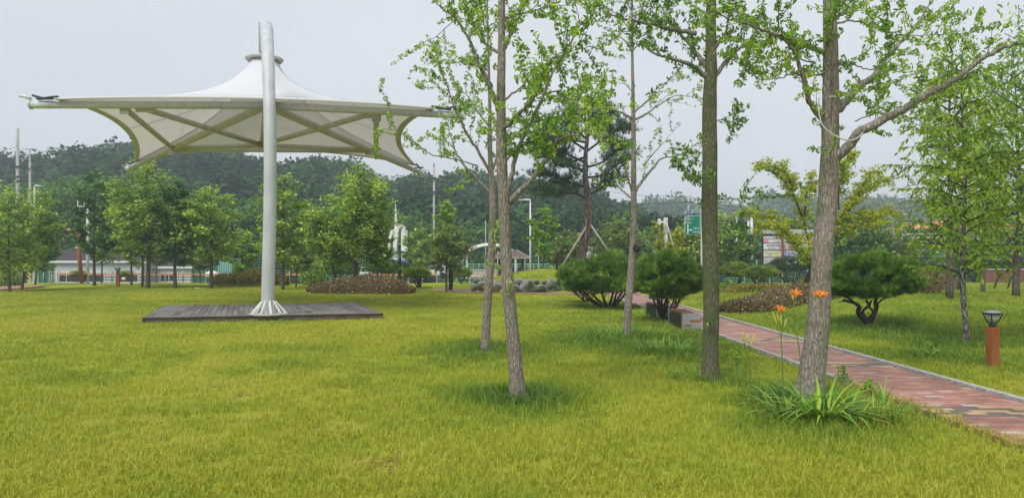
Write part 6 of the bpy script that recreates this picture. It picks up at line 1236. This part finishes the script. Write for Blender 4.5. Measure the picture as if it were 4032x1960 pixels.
def stalk(pts, Y, fl, buds, parent):
    q = lerp_pts([P(x, y, Y) for x, y in pts], 14); m = MB(); m.tube(q, ilerp([.0075, .005], 14), 6, cap=False)
    for (x, y, x2, y2) in buds: p0, p1 = P(x, y, Y), P(x2, y2, Y); m.tube([p0, p0.lerp(p1, .45) + Vector((0, 0, -.005))], .0028, 5, cap=False)
    st = m.build('stalk', M['stem'], parent, smooth=True)
    for (x, y, x2, y2) in buds:
        p0, p1 = P(x, y, Y), P(x2, y2, Y); m = MB(); m.tube([p0.lerp(p1, t) for t in (.4, .6, .8, 1.0)], [.003, .010, .009, .002], 8); m.build('bud', M['bud'], st, smooth=True)
    for (x, y, sc, az) in fl:
        c = P(x, y, Y); sc *= .82; V, Fc, cc = [], [], []
        for k_ in range(6):
            a = k_ * math.pi / 3 + az; dh = Vector((math.cos(a), math.sin(a), 0)); sd = Vector((-math.sin(a), math.cos(a), 0)); b = len(V); w_ = (.020 if k_ % 2 else .014) * sc
            for s in range(8):
                t = s / 7; rad_ = .010 + .085 * t ** 1.5; z = .075 * math.sin(min(1, t * 1.12) * math.pi * .62) - .03; ww = w_ * math.sin(math.pi * (.12 + .86 * t)) ** .8
                for j in (-1, 0, 1): V.append(c + (dh * rad_ + Vector((0, 0, z - .045))) * sc + sd * ww * j + Vector((0, 0, .006 * abs(j)))); cc.append(1.0 if t < .25 else .75 - .6 * t)
            Fc += [(b + 3 * s + j, b + 3 * s + j + 1, b + 3 * s + j + 4, b + 3 * s + j + 3) for s in range(7) for j in (0, 1)]
        V = [c + Matrix.Rotation(math.radians(28), 3, 'X') @ (v - c) for v in V]; put(raw('flower', V, np.array(Fc), M['petal'], True, np.array(cc)), st)
stalk([(3152, 1610), (3150, 1400), (3130, 1280), (3124, 1200), (3138, 1170)], 7.6, [(3135, 1150, 1.0, .2)], [(3128, 1210, 3118, 1150)], r)
stalk([(3085, 1590), (3080, 1420), (3076, 1330), (3080, 1230), (3076, 1215)], 7.7, [(3074, 1212, .95, .9)], [(3076, 1330, 3042, 1225), (3076, 1330, 3075, 1228), (3074, 1290, 3060, 1232), (3080, 1320, 3098, 1250)], r)
stalk([(3250, 1600), (3246, 1400), (3238, 1260), (3232, 1170)], 7.5, [(3224, 1155, 1.0, .4), (3240, 1153, .95, 1.0)], [(3232, 1175, 3215, 1150), (3232, 1175, 3243, 1150), (3234, 1190, 3230, 1158)], r)
stalk([(2960, 1540), (2948, 1430), (2935, 1370), (2932, 1350)], 8.6, [], [(2934, 1370, 2922, 1305), (2934, 1362, 2940, 1315), (2948, 1395, 2968, 1320), (2950, 1380, 2946, 1318), (2958, 1350, 2973, 1318)], r)
for (px, py, n_, sp, l0, l1, w_, lb) in ((2470, 1322, 420, .95, .18, .42, .012, 'tall bright weeds round the foot of the thin dark ginkgo'), (2640, 1392, 220, .55, .2, .42, .013, 'tuft of tall grass right of the thin ginkgo weeds'), (2330, 1335, 160, .7, .15, .3, .010, 'sparse tall grass left of the thin ginkgo'), (2790, 1495, 160, .5, .12, .28, .009, 'fringe of weeds round the foot of the mossy ginkgo'), (3190, 1590, 200, .55, .15, .35, .010, 'long grass behind the daylilies round the thick trunk'), (3450, 1640, 60, .5, .15, .35, .010, 'scattered weeds right of the daylily clump'), (3480, 1585, 7, .06, .4, .62, .014, 'single tall upright grass stems right of the daylily clump'), (2040, 1575, 150, .4, .08, .2, .007, 'longer grass round the foot of the pale ginkgo'), (2560, 1235, 90, .8, .15, .3, .01, 'rough grass at the foot of the farther bench')):
    g_ = G(px, py); r = thing('grass_tuft', lb, 'grass tuft', g_, 'tufts of taller grass'); blades('blades', g_, n_, sp, l0, l1, w_, M['weed'], r, arch=.6, up=1.4)
# leafy weeds
for (px, py, h, lb) in ((2905, 1482, .40, 'feathery upright weed left of the daylily buds'), (3318, 1510, .22, 'small leafy weed right of the thick ginkgo trunk'), (3425, 1545, .14, 'tiny leafy weed at the edge of the brick path'), (3085, 1270, .22, 'ragged weed beyond the path beside the brown hedge'), (3660, 1412, .25, 'leafy weed patch in the right lawn')):
    g_ = G(px, py); r = thing('weed', lb, 'weed', g_, 'small leafy weeds'); m = MB(); m.tube([g_, g_ + Vector((.01, 0, h))], [.005, .002], 5); m.build('stem', M['stem'], r)
    n_ = 110; t = R.random(n_); C = np.array(g_) + np.stack([R.normal(0, .035, n_) * (1.3 - t) * 1.5, R.normal(0, .035, n_) * 1.5, t * h], 1); put(leafcloud('leaves', C, np.tile([0, 0, .8], (n_, 1)) + R.normal(0, .8, (n_, 3)), .05, T_LONG, M['weed'], .3), r)
# small garden spotlight in front of the brown bed, litter on the lawn
c = G(1298, 1146); r = thing('garden_spotlight', 'small white topped spotlight on a stake before the brown shrub bed', 'garden light', c); m = MB(); m.tube([c + Vector((-.03, 0, -.05)), c + Vector((.04, 0, .32))], .02, 6); m.build('stake', M['black'], r); m = MB(); m.lathe(c + Vector((.05, 0, .32)), [(.02, 0), (.10, .02), (.12, .07), (.08, .11), (.01, .12)], 14); m.build('lamp_head', M['white'], r, smooth=True)
c = G(777, 1137); m = MB(); m.box(c + Vector((0, 0, .05)), (.26, .12, .03), .1); tag(m.build('wood_offcut', M['creamroof'], loc=c), 'small pale board lying on the lawn left of the mast', 'board')
c = G(795, 1102); r = thing('white_barrel', 'white bag heap at the foot of the green sheet fence', 'bag', P(835, 1085, 62))
m = MB(); m.lathe(P(835, 1085, 62), [(.35, -.2), (.55, 0), (.5, .25), (.2, .4), (.02, .42)], 14); m.build('bag', M['white'], r, smooth=True)

# ------------------------------------------------------------------ haze
m = MB(); m.box((0, 290, 24.5), (1120, 780, 54)); hz_ = bpy.data.materials.new('haze'); hz_.use_nodes = True; n = hz_.node_tree; n.nodes.clear(); o = n.nodes.new('ShaderNodeOutputMaterial'); pv = n.nodes.new('ShaderNodeVolumePrincipled')
pv.inputs['Color'].default_value = (.86, .92, 1.0, 1); pv.inputs['Density'].default_value = .0013; n.links.new(pv.outputs[0], o.inputs['Volume'])
hb = m.build('haze', hz_, loc=(0, 290, 0)); tag(hb, None, kind='stuff')
